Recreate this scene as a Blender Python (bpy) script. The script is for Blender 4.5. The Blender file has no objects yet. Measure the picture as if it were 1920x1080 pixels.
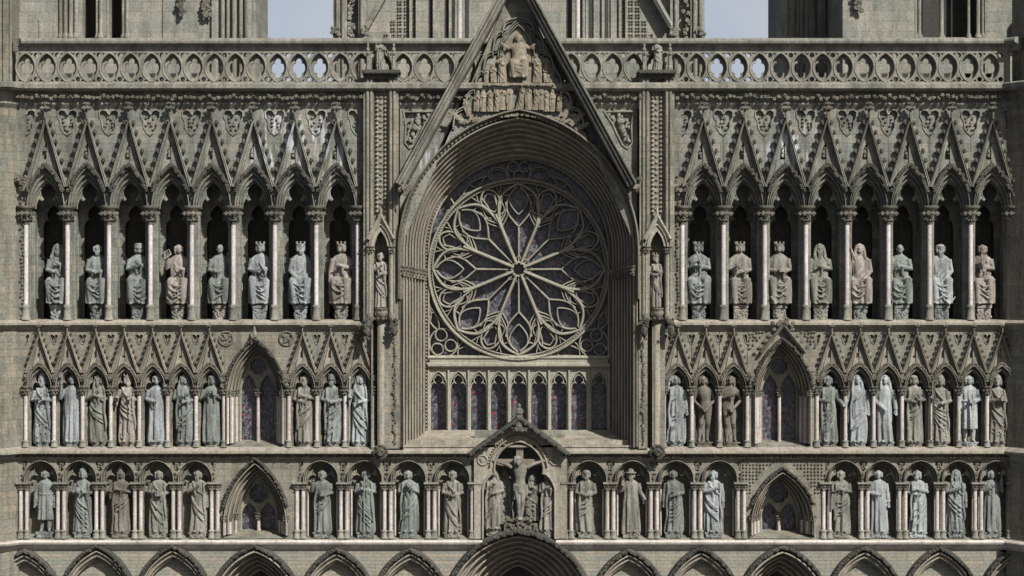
import bpy, math, random
from mathutils import Vector
from mathutils.geometry import tessellate_polygon
random.seed(7)
sin, cos, pi = math.sin, math.cos, math.pi
SC = bpy.context.scene
COL = SC.collection

# ------------------------------------------------------------------ camera, sky, sun
cam = bpy.data.cameras.new("camera"); camo = bpy.data.objects.new("camera", cam); COL.objects.link(camo)
camo.location = (0, -65, 16); camo.rotation_euler = (pi/2, 0, 0)
cam.sensor_width = 36; cam.lens = 36*65/32.0; cam.clip_end = 2000
SC.camera = camo
AZ, EL = math.radians(35), math.radians(41)
sdir = Vector((sin(AZ)*cos(EL), -cos(AZ)*cos(EL), sin(EL)))
w = bpy.data.worlds.new("World"); SC.world = w; w.use_nodes = True
nt = w.node_tree; bgn = nt.nodes["Background"]
sky = nt.nodes.new("ShaderNodeTexSky"); sky.sky_type = 'NISHITA'; sky.sun_disc = False
sky.sun_elevation = EL; sky.sun_rotation = math.atan2(sdir.x, sdir.y)
sky.dust_density = 3.0; sky.air_density = 1.0; sky.ozone_density = 1.5
tc = nt.nodes.new("ShaderNodeTexCoord"); sp = nt.nodes.new("ShaderNodeSeparateXYZ"); nt.links.new(tc.outputs["Generated"], sp.inputs[0])
mr = nt.nodes.new("ShaderNodeMapRange"); nt.links.new(sp.outputs[2], mr.inputs[0])   # pale hazy band above the horizon
for i, v in ((1, .10), (2, .36), (3, .85), (4, .0)): mr.inputs[i].default_value = v
cn = nt.nodes.new("ShaderNodeTexNoise"); cn.inputs["Scale"].default_value = 9; cn.inputs["Detail"].default_value = 4; nt.links.new(tc.outputs["Generated"], cn.inputs["Vector"])
cr = nt.nodes.new("ShaderNodeValToRGB"); nt.links.new(cn.outputs["Fac"], cr.inputs[0])
cr.color_ramp.elements[0].position = .35; cr.color_ramp.elements[0].color = (6.2, 7.0, 8.7, 1)
cr.color_ramp.elements[1].position = .65; cr.color_ramp.elements[1].color = (8.2, 8.6, 9.6, 1)
mxs = nt.nodes.new("ShaderNodeMix"); mxs.data_type = 'RGBA'; nt.links.new(mr.outputs[0], mxs.inputs[0]); nt.links.new(sky.outputs[0], mxs.inputs[6]); nt.links.new(cr.outputs[0], mxs.inputs[7])
nt.links.new(mxs.outputs[2], bgn.inputs[0]); bgn.inputs[1].default_value = 0.05
sl = bpy.data.lights.new("sun", 'SUN'); sl.energy = 5.0; sl.angle = math.radians(0.5); sl.color = (1.0, 0.98, 0.945)
so = bpy.data.objects.new("sun", sl); COL.objects.link(so); so.rotation_euler = sdir.to_track_quat('Z', 'Y').to_euler()
so.location = (20, -40, 60)
SC.view_settings.view_transform = 'Standard'; SC.view_settings.look = 'None'
SC.view_settings.exposure = 0.56; SC.view_settings.gamma = 1.0; SC.view_settings.use_curve_mapping = False
SC.cycles.max_bounces = 5; SC.cycles.diffuse_bounces = 3

# ------------------------------------------------------------------ materials
def rgb(*c):      # sRGB 0-255 -> linear
    return tuple(((x/255/12.92) if x/255 <= .04045 else ((x/255+.055)/1.055)**2.4) for x in c) + (1,)
def N(nt, t, **kw):
    n = nt.nodes.new(t)
    for k, v in kw.items(): setattr(n, k, v)
    return n
def stone(name, cols, block=None, stain=.5, bump=.35, rough=.85, droppings=False, fine=1.0, lich=.35):
    m = bpy.data.materials.new(name); m.use_nodes = True; nt = m.node_tree; L = nt.links.new
    bs = nt.nodes["Principled BSDF"]; bs.inputs["Roughness"].default_value = rough
    bs.inputs["Specular IOR Level"].default_value = .25
    geo = N(nt, "ShaderNodeNewGeometry"); pos = geo.outputs["Position"]
    def noise(scale, det=4, vec=pos, rg=.55):
        n = N(nt, "ShaderNodeTexNoise"); n.inputs["Scale"].default_value = scale; n.inputs["Detail"].default_value = det
        n.inputs["Roughness"].default_value = rg; L(vec, n.inputs["Vector"]); return n.outputs["Fac"]
    def ramp(fac, stops):
        r = N(nt, "ShaderNodeValToRGB"); e = r.color_ramp.elements
        while len(e) < len(stops): e.new(.5)
        for i, (p, c) in enumerate(stops): e[i].position = p; e[i].color = c
        L(fac, r.inputs[0]); return r.outputs[0]
    def mix(f, a, b, mode='MIX'):
        x = N(nt, "ShaderNodeMix", data_type='RGBA', blend_type=mode)
        if isinstance(f, float): x.inputs[0].default_value = f
        else: L(f, x.inputs[0])
        L(a, x.inputs[6])
        if isinstance(b, tuple): x.inputs[7].default_value = b
        else: L(b, x.inputs[7])
        return x.outputs[2]
    k = len(cols)
    stops = [(.22 + .56*i/max(1, k-1), cols[i]) for i in range(k)]
    n1 = noise(.9, 5)
    hgt = None
    if block:
        sep = N(nt, "ShaderNodeSeparateXYZ"); L(pos, sep.inputs[0])
        add = N(nt, "ShaderNodeMath", operation='ADD'); L(sep.outputs[0], add.inputs[0]); L(sep.outputs[1], add.inputs[1])
        cmb = N(nt, "ShaderNodeCombineXYZ"); L(add.outputs[0], cmb.inputs[0]); L(sep.outputs[2], cmb.inputs[1])
        br = N(nt, "ShaderNodeTexBrick"); L(cmb.outputs[0], br.inputs["Vector"])
        br.inputs["Color1"].default_value = (0, 0, 0, 1); br.inputs["Color2"].default_value = (1, 1, 1, 1); br.inputs["Mortar"].default_value = (.4, .4, .4, 1)
        br.inputs["Scale"].default_value = 1; br.inputs["Mortar Size"].default_value = .009; br.inputs["Mortar Smooth"].default_value = .3
        br.inputs["Brick Width"].default_value = block[0]; br.inputs["Row Height"].default_value = block[1]
        br.offset = .37; br.squash = 1.5; br.squash_frequency = 3
        c1 = ramp(br.outputs["Color"], [(i/max(1, k-1), cols[i]) for i in range(k)])
        c0 = ramp(n1, stops)
        col = mix(.62, c0, c1)
        mo = mix(.36, col, (.05, .048, .04, 1))
        col = mix(br.outputs["Fac"], col, mo)
        hgt = br.outputs["Fac"]
    else:
        col = ramp(n1, stops)
    f = ramp(noise(13*fine, 7, rg=.75), [(.32, (.5, .5, .5, 1)), (.68, (1.35, 1.35, 1.35, 1))])
    col = mix(.8, col, f, 'MULTIPLY')
    mp = N(nt, "ShaderNodeMapping"); mp.inputs["Scale"].default_value = (3.2, 3.2, .55); L(pos, mp.inputs[0])
    st = ramp(noise(1.0, 6, mp.outputs[0], .7), [(.42, (0, 0, 0, 1)), (.62, (1, 1, 1, 1))])
    mm = N(nt, "ShaderNodeMath", operation='MULTIPLY'); L(st, mm.inputs[0]); mm.inputs[1].default_value = stain
    dk = mix(1.0, col, (.36, .35, .31, 1), 'MULTIPLY')
    col = mix(mm.outputs[0], col, dk)
    li = ramp(noise(5.5, 5, rg=.7), [(.60, (0, 0, 0, 1)), (.70, (1, 1, 1, 1))])
    ml = N(nt, "ShaderNodeMath", operation='MULTIPLY'); L(li, ml.inputs[0]); ml.inputs[1].default_value = lich
    col = mix(ml.outputs[0], col, tuple(min(1, c*1.45) for c in cols[-1][:3]) + (1,))
    if droppings:
        mp2 = N(nt, "ShaderNodeMapping"); mp2.inputs["Scale"].default_value = (5.5, 5.5, .8); L(pos, mp2.inputs[0])
        d1 = ramp(noise(1.0, 3, mp2.outputs[0], .6), [(.50, (0, 0, 0, 1)), (.64, (1, 1, 1, 1))])
        tot = None
        for (x, z, r) in ((-6.9, 20.5, 1.9), (8.7, 20.4, 1.2), (-2.4, 20.1, 1.1), (-5.9, 19.9, 1.3)):
            vm = N(nt, "ShaderNodeVectorMath", operation='DISTANCE'); L(pos, vm.inputs[0]); vm.inputs[1].default_value = (x, 0, z)
            mr = N(nt, "ShaderNodeMapRange"); L(vm.outputs["Value"], mr.inputs[0])
            mr.inputs[1].default_value = r; mr.inputs[2].default_value = r*.35; mr.inputs[3].default_value = 0; mr.inputs[4].default_value = 1
            if tot is None: tot = mr.outputs[0]
            else:
                mx = N(nt, "ShaderNodeMath", operation='MAXIMUM'); L(tot, mx.inputs[0]); L(mr.outputs[0], mx.inputs[1]); tot = mx.outputs[0]
        m2 = N(nt, "ShaderNodeMath", operation='MULTIPLY'); L(d1, m2.inputs[0]); L(tot, m2.inputs[1])
        col = mix(m2.outputs[0], col, (.42, .43, .44, 1))
    L(col, bs.inputs["Base Color"])
    bp = N(nt, "ShaderNodeBump"); bp.inputs["Strength"].default_value = bump; bp.inputs["Distance"].default_value = .03
    L(noise(22*fine, 6, rg=.7), bp.inputs["Height"])
    nrm = bp.outputs[0]
    if hgt is not None:
        b2 = N(nt, "ShaderNodeBump"); b2.inputs["Strength"].default_value = .5; b2.inputs["Distance"].default_value = .01; b2.invert = True
        L(hgt, b2.inputs["Height"]); L(nrm, b2.inputs["Normal"]); nrm = b2.outputs[0]
    L(nrm, bs.inputs["Normal"])
    return m

G4 = (.17, .185, .17, 1)
M = {}
M['wall'] = stone('grey_green_ashlar', [(.105, .108, .092, 1), G4, (.15, .15, .125, 1), (.235, .225, .18, 1), (.145, .155, .138, 1), (.225, .205, .16, 1)], (.62, .27), stain=.65, droppings=True)
M['warm'] = stone('buff_ashlar', [(.13, .13, .105, 1), (.215, .19, .145, 1), (.165, .17, .14, 1), (.26, .215, .16, 1)], (.5, .22), stain=.55)
M['base'] = stone('banded_ashlar', [(.15, .175, .15, 1), (.235, .215, .165, 1), (.20, .20, .165, 1), (.30, .25, .19, 1), (.17, .19, .165, 1)], (.75, .115), stain=.25)
M['tower'] = stone('pale_grey_ashlar', [(.14, .155, .135, 1), (.21, .21, .175, 1), (.27, .25, .205, 1), (.17, .18, .16, 1)], (.8, .34), stain=.45)
M['trim'] = stone('grey_trim_stone', [(.14, .142, .122, 1), (.195, .19, .158, 1), (.255, .235, .19, 1)], stain=.7, droppings=True)
M['warmtrim'] = stone('buff_trim_stone', [(.19, .178, .142, 1), (.27, .24, .19, 1), (.23, .225, .185, 1)], stain=.5)
M['soot_shade'] = stone('soot_and_shade_stone', [(.035, .035, .03, 1), (.06, .058, .048, 1), (.10, .09, .07, 1)], stain=.3, bump=.5)  # dark colour holds soot weathering together with painted shade of crevices and recesses
M['carved'] = stone('carved_stone', [(.075, .072, .058, 1), (.13, .12, .095, 1), (.19, .17, .13, 1)], stain=.6, bump=.5)
M['marble'] = stone('white_marble', [(.32, .295, .275, 1), (.49, .45, .43, 1), (.39, .355, .33, 1)], stain=.55, bump=.08, rough=.5, lich=.0)
M['pinkmarble'] = stone('pinkish_marble', [(.28, .25, .22, 1), (.46, .41, .38, 1), (.33, .29, .24, 1)], stain=.5, bump=.05, rough=.5, lich=.1)
M['ledge'] = stone('pale_ledge_marble', [(.34, .30, .25, 1), (.50, .45, .40, 1), (.28, .26, .22, 1)], stain=.3, bump=.1, lich=.3)
M['tracery'] = stone('tracery_stone', [(.19, .18, .145, 1), (.26, .245, .195, 1), (.22, .215, .175, 1)], stain=.3)
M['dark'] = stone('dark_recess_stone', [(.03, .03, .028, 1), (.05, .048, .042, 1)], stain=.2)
M['relief'] = stone('relief_stone', [(.12, .108, .082, 1), (.22, .19, .14, 1), (.16, .148, .115, 1)], stain=.6, bump=.5)
M['paving'] = stone('dark_paving', [(.05, .052, .045, 1), (.075, .075, .065, 1)], (1.2, .8))
M['orange'] = stone('orange_brick', [(.22, .10, .06, 1), (.30, .14, .08, 1)], stain=.3)
SCOL = {
 'green': ((.17, .195, .165, 1), (.22, .245, .21, 1)), 'grey': ((.19, .215, .195, 1), (.25, .275, .255, 1)),
 'blue': ((.23, .26, .26, 1), (.31, .34, .34, 1)), 'pink': ((.28, .23, .185, 1), (.36, .295, .24, 1)),
 'buff': ((.215, .20, .15, 1), (.28, .26, .20, 1)), 'brown': ((.14, .118, .085, 1), (.20, .17, .125, 1)),
 'pale': ((.28, .31, .30, 1), (.38, .41, .40, 1)), 'olive': ((.19, .19, .14, 1), (.25, .25, .19, 1))}
for k, v in SCOL.items():
    v = tuple(tuple((c*.62+.38*sum(q[:3])/3)*.90 for c in q[:3])+(1,) for q in v)
    M['s_'+k] = stone('statue_stone_'+k, list(v), stain=.85, bump=.5, fine=1.4, lich=.3)
def glassmat(name, red):
    m = bpy.data.materials.new(name); m.use_nodes = True; nt = m.node_tree; L = nt.links.new
    bs = nt.nodes["Principled BSDF"]; bs.inputs["Roughness"].default_value = .35
    geo = N(nt, "ShaderNodeNewGeometry")
    mp = N(nt, "ShaderNodeMapping"); mp.inputs["Scale"].default_value = (1, 1, .7); L(geo.outputs["Position"], mp.inputs[0])
    v = N(nt, "ShaderNodeTexVoronoi"); v.inputs["Scale"].default_value = 17; L(mp.outputs[0], v.inputs["Vector"])
    e = N(nt, "ShaderNodeTexVoronoi", feature='DISTANCE_TO_EDGE'); e.inputs["Scale"].default_value = 17; L(mp.outputs[0], e.inputs["Vector"])
    sp = N(nt, "ShaderNodeSeparateColor"); L(v.outputs["Color"], sp.inputs[0])
    r = N(nt, "ShaderNodeValToRGB"); L(sp.outputs[0], r.inputs[0]); r.color_ramp.interpolation = 'CONSTANT'
    st = [(0, (.028, .028, .038, 1)), (.25, (.085, .078, .092, 1)), (.5, (.05, .056, .070, 1)), (.72, (.13, .115, .122, 1)), (1-red, (.20, .04, .05, 1))]
    el = r.color_ramp.elements
    while len(el) < len(st): el.new(.5)
    for i, (p, c) in enumerate(st): el[i].position = p; el[i].color = c
    r2 = N(nt, "ShaderNodeValToRGB"); L(e.outputs["Distance"], r2.inputs[0])
    r2.color_ramp.elements[0].position = .03; r2.color_ramp.elements[1].position = .09
    x = N(nt, "ShaderNodeMix", data_type='RGBA', blend_type='MULTIPLY'); x.inputs[0].default_value = .75
    L(r.outputs[0], x.inputs[6]); L(r2.outputs[0], x.inputs[7]); L(x.outputs[2], bs.inputs["Base Color"])
    b = N(nt, "ShaderNodeBump"); b.inputs["Strength"].default_value = .3; L(sp.outputs[1], b.inputs["Height"]); L(b.outputs[0], bs.inputs["Normal"])
    return m
M['glass'] = glassmat('stained_glass', .055)
M['rglass'] = glassmat('rose_stained_glass', .03)

# ------------------------------------------------------------------ mesh helpers; facade units: 1/60 m, x right, y down, d into the wall
WL = {}
def wpos(o): return ((o[0]-960)/60, o[2]/60, (1500-o[1])/60)
class MB:
    def __init__(s): s.v = []; s.f = []; s.s = []
    def add(s, vs, fs, sm=False):
        b = len(s.v); s.v += vs; s.f += [tuple(i+b for i in f) for f in fs]; s.s += [sm]*len(fs)
    def build(s, name, mat, parent=None, origin=(960, 1500, 0)):
        me = bpy.data.meshes.new(name); ox, oy, od = origin
        me.from_pydata([((x-ox)/60, (d-od)/60, -(y-oy)/60) for x, y, d in s.v], [], s.f)
        me.polygons.foreach_set('use_smooth', s.s); me.materials.append(M[mat]); me.update()
        o = bpy.data.objects.new(name, me); COL.objects.link(o)
        return place(o, origin, parent)
def place(o, origin, parent):
    wp = Vector(wpos(origin)); WL[o.name] = wp
    if parent is not None:
        o.parent = parent; o.location = wp - WL[parent.name]
    else: o.location = wp
    return o
def dup(o, dx, parent=None, dy=0, mirror=False):
    c = o.copy(); COL.objects.link(c); off = Vector((dx/60, 0, -dy/60))
    WL[c.name] = WL[o.name] + off
    if parent is None: parent = o.parent
    c.parent = parent
    c.location = WL[c.name] - (WL[parent.name] if parent else Vector())
    for ch in o.children:
        k = ch.copy(); COL.objects.link(k); k.parent = c; WL[k.name] = WL[ch.name] + off
    return c
def tag(o, label=None, cat=None, group=None, kind=None):
    for k, v in (('label', label), ('category', cat), ('group', group), ('kind', kind)):
        if v: o[k] = v
    return o
def empty(name, origin, parent=None):
    return place(mkempty(name), origin, parent)
def mkempty(name):
    o = bpy.data.objects.new(name, None); COL.objects.link(o); o.empty_display_size = .1; return o

def box(m, x0, x1, y0, y1, d0, d1):
    v = [(x, y, d) for d in (d0, d1) for y in (y0, y1) for x in (x0, x1)]
    m.add(v, [(0, 1, 3, 2), (4, 6, 7, 5), (0, 4, 5, 1), (2, 3, 7, 6), (0, 2, 6, 4), (1, 5, 7, 3)])
def dedupe(P):
    Q = [p for i, p in enumerate(P) if math.hypot(p[0]-P[i-1][0], p[1]-P[i-1][1]) > .02]
    return Q
def plate(m, outer, holes, d0, d1, back=False):
    loops = [dedupe(l) for l in [outer] + list(holes)]
    vv = [[Vector((x, y, 0)) for x, y in l] for l in loops]
    tri = tessellate_polygon(vv); flat = [p for l in loops for p in l]; n = len(flat)
    m.add([(x, y, d0) for x, y in flat], [tuple(t) for t in tri])
    if back: m.add([(x, y, d1) for x, y in flat], [tuple(t) for t in tri])
    for l in loops:
        k = len(l); m.add([(x, y, d0) for x, y in l] + [(x, y, d1) for x, y in l], [(i, (i+1) % k, (i+1) % k+k, i+k) for i in range(k)])
def arch(cx, w, ys, ya, n=10, yb=None):
    h = ys-ya; R = (w*w+h*h)/(2*w); c = R-w; a1 = math.atan2(h, c); P = []
    for i in range(n+1):
        a = a1*i/n; P.append((cx+c-R*cos(a), ys-R*sin(a)))
    Q = [(2*cx-x, y) for x, y in P[:-1]][::-1]; P = P+Q
    if yb is not None: P = [(cx-w, yb)]+P+[(cx+w, yb)]
    return P
def circ(cx, cy, r, n=16, a0=0): return [(cx+r*cos(a0+2*pi*i/n), cy+r*sin(a0+2*pi*i/n)) for i in range(n)]
def loft(m, rings, sm=True, closed=False):
    n = len(rings[0][0]); vs = [(x, y, d) for P, d in rings for x, y in P]; fs = []
    for j in range(len(rings)-1):
        for i in range(n if closed else n-1):
            a = j*n+i; b = j*n+(i+1) % n; fs.append((a, b, b+n, a+n))
    m.add(vs, fs, sm)
def moulded(m, cx, ys, yb, A, B, k, n=10, amp=3.0, sm=True):
    """rolls and hollows between arch A=(w,ya,d) and arch B"""
    R = []
    TB = ((0, 0, 0), (.08, -.75, 0), (.22, -1, 0), (.36, -.75, 0), (.46, .1, .1), (.54, 1.1, .5), (.76, 1.3, .8), (.9, .9, 1))
    for j in range(k):
        for u, off, st in TB:
            t = (j+u)/k; d = A[2]+(B[2]-A[2])*(j+st)/k+amp*off
            R.append((arch(cx, A[0]+(B[0]-A[0])*t, ys, A[1]+(B[1]-A[1])*t, n, yb), d))
    R.append((arch(cx, B[0], ys, B[1], n, yb), B[2])); loft(m, R, sm)
def nrm2(path, closed=False):
    n = len(path); out = []
    for i in range(n):
        a = path[i-1] if (i > 0 or closed) else None; b = path[(i+1) % n] if (i < n-1 or closed) else None; p = path[i]; ns = []
        for (q, r) in ((a, p), (p, b)):
            if q is None or r is None: continue
            dx, dy = r[0]-q[0], r[1]-q[1]; l = math.hypot(dx, dy) or 1; ns.append((dy/l, -dx/l))
        nx = sum(k[0] for k in ns)/len(ns); ny = sum(k[1] for k in ns)/len(ns); l = math.hypot(nx, ny) or 1
        f = 1/max(l, .5)/max(l, 1e-6) if l else 1
        out.append((nx*f, ny*f))
    return out
def sweep(m, path, prof, closed=False, sm=False, caps=True):
    ns = nrm2(path, closed); k = len(prof); vs = []; fs = []
    for (x, y), (nx, ny) in zip(path, ns): vs += [(x+nx*o, y+ny*o, d) for o, d in prof]
    n = len(path)
    for i in range(n if closed else n-1):
        for j in range(k-1):
            a = i*k+j; b = ((i+1) % n)*k+j; fs.append((a, a+1, b+1, b))
    if caps and not closed: fs += [tuple(range(k)), tuple(range((n-1)*k, n*k))]
    m.add(vs, fs, sm)
def bar(m, path, w, d, dep, closed=False):   # chamfered tracery bar
    sweep(m, path, [(-w, d+dep), (-w, d+dep*.35), (-w*.35, d), (w*.35, d), (w, d+dep*.35), (w, d+dep)], closed)
def spl(P, n=5):   # Catmull-Rom smoothing
    out = []; Q = [P[0]]+list(P)+[P[-1]]
    for i in range(1, len(Q)-2):
        for k in range(n):
            t = k/n; p = [Q[i-1], Q[i], Q[i+1], Q[i+2]]
            out.append(tuple(.5*((2*p[1][c])+(-p[0][c]+p[2][c])*t+(2*p[0][c]-5*p[1][c]+4*p[2][c]-p[3][c])*t*t+(-p[0][c]+3*p[1][c]-3*p[2][c]+p[3][c])*t**3) for c in range(len(P[0]))))
    out.append(P[-1]); return out
def lathe(m, x, d, prof, n=14, sm=True, sq=1.0):   # prof [(r,y)]
    vs = [(x+r*cos(2*pi*i/n), y, d+r*sq*sin(2*pi*i/n)) for r, y in prof for i in range(n)]; fs = []
    for j in range(len(prof)-1):
        for i in range(n): a = j*n+i; b = j*n+(i+1) % n; fs.append((a, b, b+n, a+n))
    m.add(vs, fs, sm); m.add(vs[:n], [tuple(range(n))]); m.add(vs[-n:], [tuple(range(n))])
ICO = []
_t = (1+5**.5)/2
for a in (-1, 1):
    for b in (-_t, _t): ICO += [(0, a, b), (a, b, 0), (b, 0, a)]
ICO = [Vector(v).normalized() for v in ICO]
ICOF = []
for i in range(12):
    for j in range(i+1, 12):
        for k in range(j+1, 12):
            if all((ICO[p]-ICO[q]).length < 1.1 for p, q in ((i, j), (j, k), (i, k))): ICOF.append((i, j, k))
def blob(m, x, y, d, r, sx=1, sy=1, sd=1, jit=.35):
    m.add([(x+v.x*r*sx*(1+random.uniform(-jit, jit)), y+v.y*r*sy*(1+random.uniform(-jit, jit)), d+v.z*r*sd*(1+random.uniform(-jit, jit))) for v in ICO], ICOF, False)
def leaf(m, x, y, d, r, ang):   # a curled leaf of three lobes and a knob
    for da, q in ((0, 1.0), (-.8, .75), (.8, .75)):
        blob(m, x+cos(ang+da)*r*.7*q, y+sin(ang+da)*r*.7*q, d-r*.3, r*.42, 1.1, 1.1, .8)
    blob(m, x, y, d, r*.5)
def along(path, step, start=0):
    out = []; acc = -start
    for (x0, y0), (x1, y1) in zip(path, path[1:]):
        l = math.hypot(x1-x0, y1-y0)
        while acc <= l:
            if acc >= 0:
                t = acc/l if l else 0; out.append((x0+(x1-x0)*t, y0+(y1-y0)*t, math.atan2(y1-y0, x1-x0)))
            acc += step
        acc -= l
    return out
def dogtooth(m, path, step, r, d, h):   # four-leaved pyramids
    for x, y, a in along(path, step, 0):
        c, s = cos(a)*r, sin(a)*r
        m.add([(x+c, y+s, d), (x-s, y+c, d), (x-c, y-s, d), (x+s, y-c, d), (x, y, d-h)], [(0, 1, 4), (1, 2, 4), (2, 3, 4), (3, 0, 4)])
def trefoil(cx, ys, w, h, n=3):
    L1 = spl([(-1, 0), (-.97, .16), (-.80, .34), (-.58, .40), (-.40, .36)], n); L2 = spl([(-.40, .36), (-.60, .50), (-.62, .68), (-.40, .88), (0, 1.04)], n)
    H = L1+L2[1:]
    return [(cx+u*w, ys-v*h) for u, v in H]+[(cx-u*w, ys-v*h) for u, v in H[:-1][::-1]]
def cusps(m, cx, w, ys, ya, d0, d1, k=1.0):
    A = arch(cx, w, ys, ya, 10); T = trefoil(cx, ys, w*.97, (ys-ya)*k)
    plate(m, A+T[::-1], [], d0, d1); bar(m, T, 1.1, d0-1.2, 2)
def roll(m, path, r, d, closed=False): sweep(m, path, [(r*cos(a), d-r*sin(a)) for a in [pi*i/5 for i in range(6)]], closed, True)
def course(m, plan, prof):   # plan [(x,d)], prof [(out,y)]; runs along the wall
    ns = nrm2(plan); k = len(prof); vs = []; fs = []
    for (x, d), (nx, nd) in zip(plan, ns): vs += [(x+nx*o, y, d+nd*o) for o, y in prof]
    for i in range(len(plan)-1):
        for j in range(k-1): a = i*k+j; fs.append((a, a+1, a+1+k, a+k))
    fs += [tuple(range(k)), tuple(range((len(plan)-1)*k, len(plan)*k))]; m.add(vs, fs)

def capital_mesh(m, x, d, y0, y1, rt, rb, n=8, sq=1.0):
    h = y1-y0
    lathe(m, x, d, [(rt, y0), (rt, y0+h*.10), (rt*.88, y0+h*.16), (rt*.80, y0+h*.2), (rb*1.35, y0+h*.55), (rb*1.15, y0+h*.85), (rb*1.3, y0+h*.9), (rb*1.3, y1-h*.02), (rb, y1)], 12, sq=sq)
    for row, (f, rr, s) in enumerate(((.36, .82, .24), (.68, .55, .2))):
        for i in range(n):
            a = 2*pi*(i+.5*row)/n
            if sin(a) > .5: continue
            R = rt*rr if row == 0 else rb*1.6
            leaf(m, x+R*cos(a), y0+h*f, d+R*sq*sin(a), rt*s*1.35, pi/2)
def make_column(x, d, y0, yc, yb, y1, rs, rc, mat='marble', name='column', lots=7):
    e = empty(name, (x, y1, d), CA)
    m = MB(); lathe(m, x, d, [(rs, yc), (rs, yb)], 14); m.build('shaft', mat, e, (x, y1, d))
    m = MB(); capital_mesh(m, x, d, y0, yc, rc, rs, lots); m.build('capital', 'carved', e, (x, y1, d))
    m = MB(); h = y1-yb
    lathe(m, x, d, [(rs, yb-1), (rs*1.6, yb), (rs*1.9, yb+h*.12), (rs*1.35, yb+h*.25), (rs*1.5, yb+h*.35), (rs*1.6, yb+h*.8), (rs*2.1, yb+h*.9), (rs*2.1, y1)], 12)
    m.build('base', 'trim', e, (x, y1, d)); return e

# ------------------------------------------------------------------ ground
m = MB(); m.add([(-30000, 1500, -20000), (32000, 1500, -20000), (32000, 1500, 20000), (-30000, 1500, 20000)], [(0, 1, 2, 3)])
gr = m.build('ground', 'paving'); tag(gr, kind='structure')

# ------------------------------------------------------------------ the cathedral
CA = empty('cathedral', (960, 1500, 0))
tag(CA, 'grey green Gothic cathedral west front with rose window and rows of statue niches', 'cathedral')

# unseen solid core added behind everything to block light from the back
m = MB(); box(m, -40, 1960, 210, 1500, 130, 420); m.build('light_block_core', 'dark', CA)

# plan line of the facade with the splayed corner buttresses
PLAN = [(-60, -30), (15, -30), (33, 0), (1888, 0), (1926, -56), (2040, -56)]
def plan_part(x0, x1):
    out = []
    for (a, b) in zip(PLAN, PLAN[1:]):
        for p in (a, b):
            if x0 <= p[0] <= x1 and p not in out: out.append(p)
    def at(x):
        for (a, b) in zip(PLAN, PLAN[1:]):
            if a[0] <= x <= b[0]: return (x, a[1]+(b[1]-a[1])*(x-a[0])/(b[0]-a[0]))
    if not out or out[0][0] > x0: out.insert(0, at(x0))
    if out[-1][0] < x1: out.append(at(x1))
    return out
# corner buttresses
for side, xs in (('l', [(-60, -30), (15, -30), (33, 0), (33, 60), (-60, 60)]), ('r', [(1888, 60), (1888, 0), (1926, -56), (2040, -56), (2040, 60)])):
    m = MB()
    for (ya, yb, o) in ((165, 1500, 0),):
        k = len(xs); vs = [(x, ya, d) for x, d in xs]+[(x, yb, d) for x, d in xs]
        m.add(vs, [(i, (i+1) % k, (i+1) % k+k, i+k) for i in range(k)]+[tuple(range(k))])
    # slimmer upper stage with vertical shafts
    if side == 'l':
        box(m, -60, 22, -60, 165, -26, 60)
        for x in (6, 14, 24): lathe(m, x, -27 if x < 20 else -18, [(2.6, -60), (2.6, 157)], 8)
    else:
        box(m, 1912, 2040, -60, 165, -50, 60)
    m.build('buttress', 'warm' , CA)

# ---- upper arcade bay
def shield(hp, side, s, y0, ks=1.0):
    """half of a heart shaped sunk panel as a notch in a bay edge, listed downwards"""
    P = [(0, 10), (4, 3), (12, 1), (18, 5), (18, 15), (13, 23), (12.5, 35), (7, 44), (0, 50)]
    return [(side*(hp-x*s), y0+y*s) for x, y in P]
def rake_gable(m, hp, ya, yb, th, dr, flor):
    sweep(m, [(-hp, yb), (0, ya), (hp, yb)], [(-th, 0), (-th, dr+3), (-th*.7, dr), (-th*.35, dr+1.5), (-th*.1, dr-.5), (th*.2, dr+2), (th*.2, 0)])

def spandrel_bay(m, hp, yt, ys, w, ya, sy, sscale, d0=0, d1=12, tri=None):
    A = arch(0, w, ys, ya, 10)
    L_ = shield(hp, -1, sscale, sy); R_ = shield(hp, 1, sscale, sy)
    outer = [(-hp, yt), (hp, yt)] + R_ + [(hp, ys)] + A[::-1] + [(-hp, ys)] + L_[::-1]
    plate(m, outer, [tri] if tri else [], d0, d1)
    for s in (-1, 1):
        y1 = sy+52*sscale
        x0, x1 = sorted((s*hp, s*(hp-20*sscale)))
        m.add([(x0, sy, d0+6), (x1, sy, d0+6), (x1, y1, d0+6), (x0, y1, d0+6)], [(0, 1, 2, 3)])
        sh = shield(hp, s, sscale, sy)
        roll(m, sh if s < 0 else sh, 1.5*sscale**.5, d0-.3)
        for k in range(4): leaf(m, s*(hp-random.uniform(1, 9)*sscale), sy+(16+7*k)*sscale, d0+4, 3.6*sscale, random.uniform(0, 6))
def niche_room(m, hw, yt, yb, d0, d1, hp):
    # two side walls, back, ceiling; pier fronts
    for s in (-1, 1):
        m.add([(s*hw, yt, d0), (s*hw, yb, d0), (s*hw, yb, d1), (s*hw, yt, d1)], [(0, 1, 2, 3)])
    m.add([(-hw, yt, d0), (hw, yt, d0), (hw, yt, d1), (-hw, yt, d1)], [(0, 1, 2, 3)])

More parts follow.
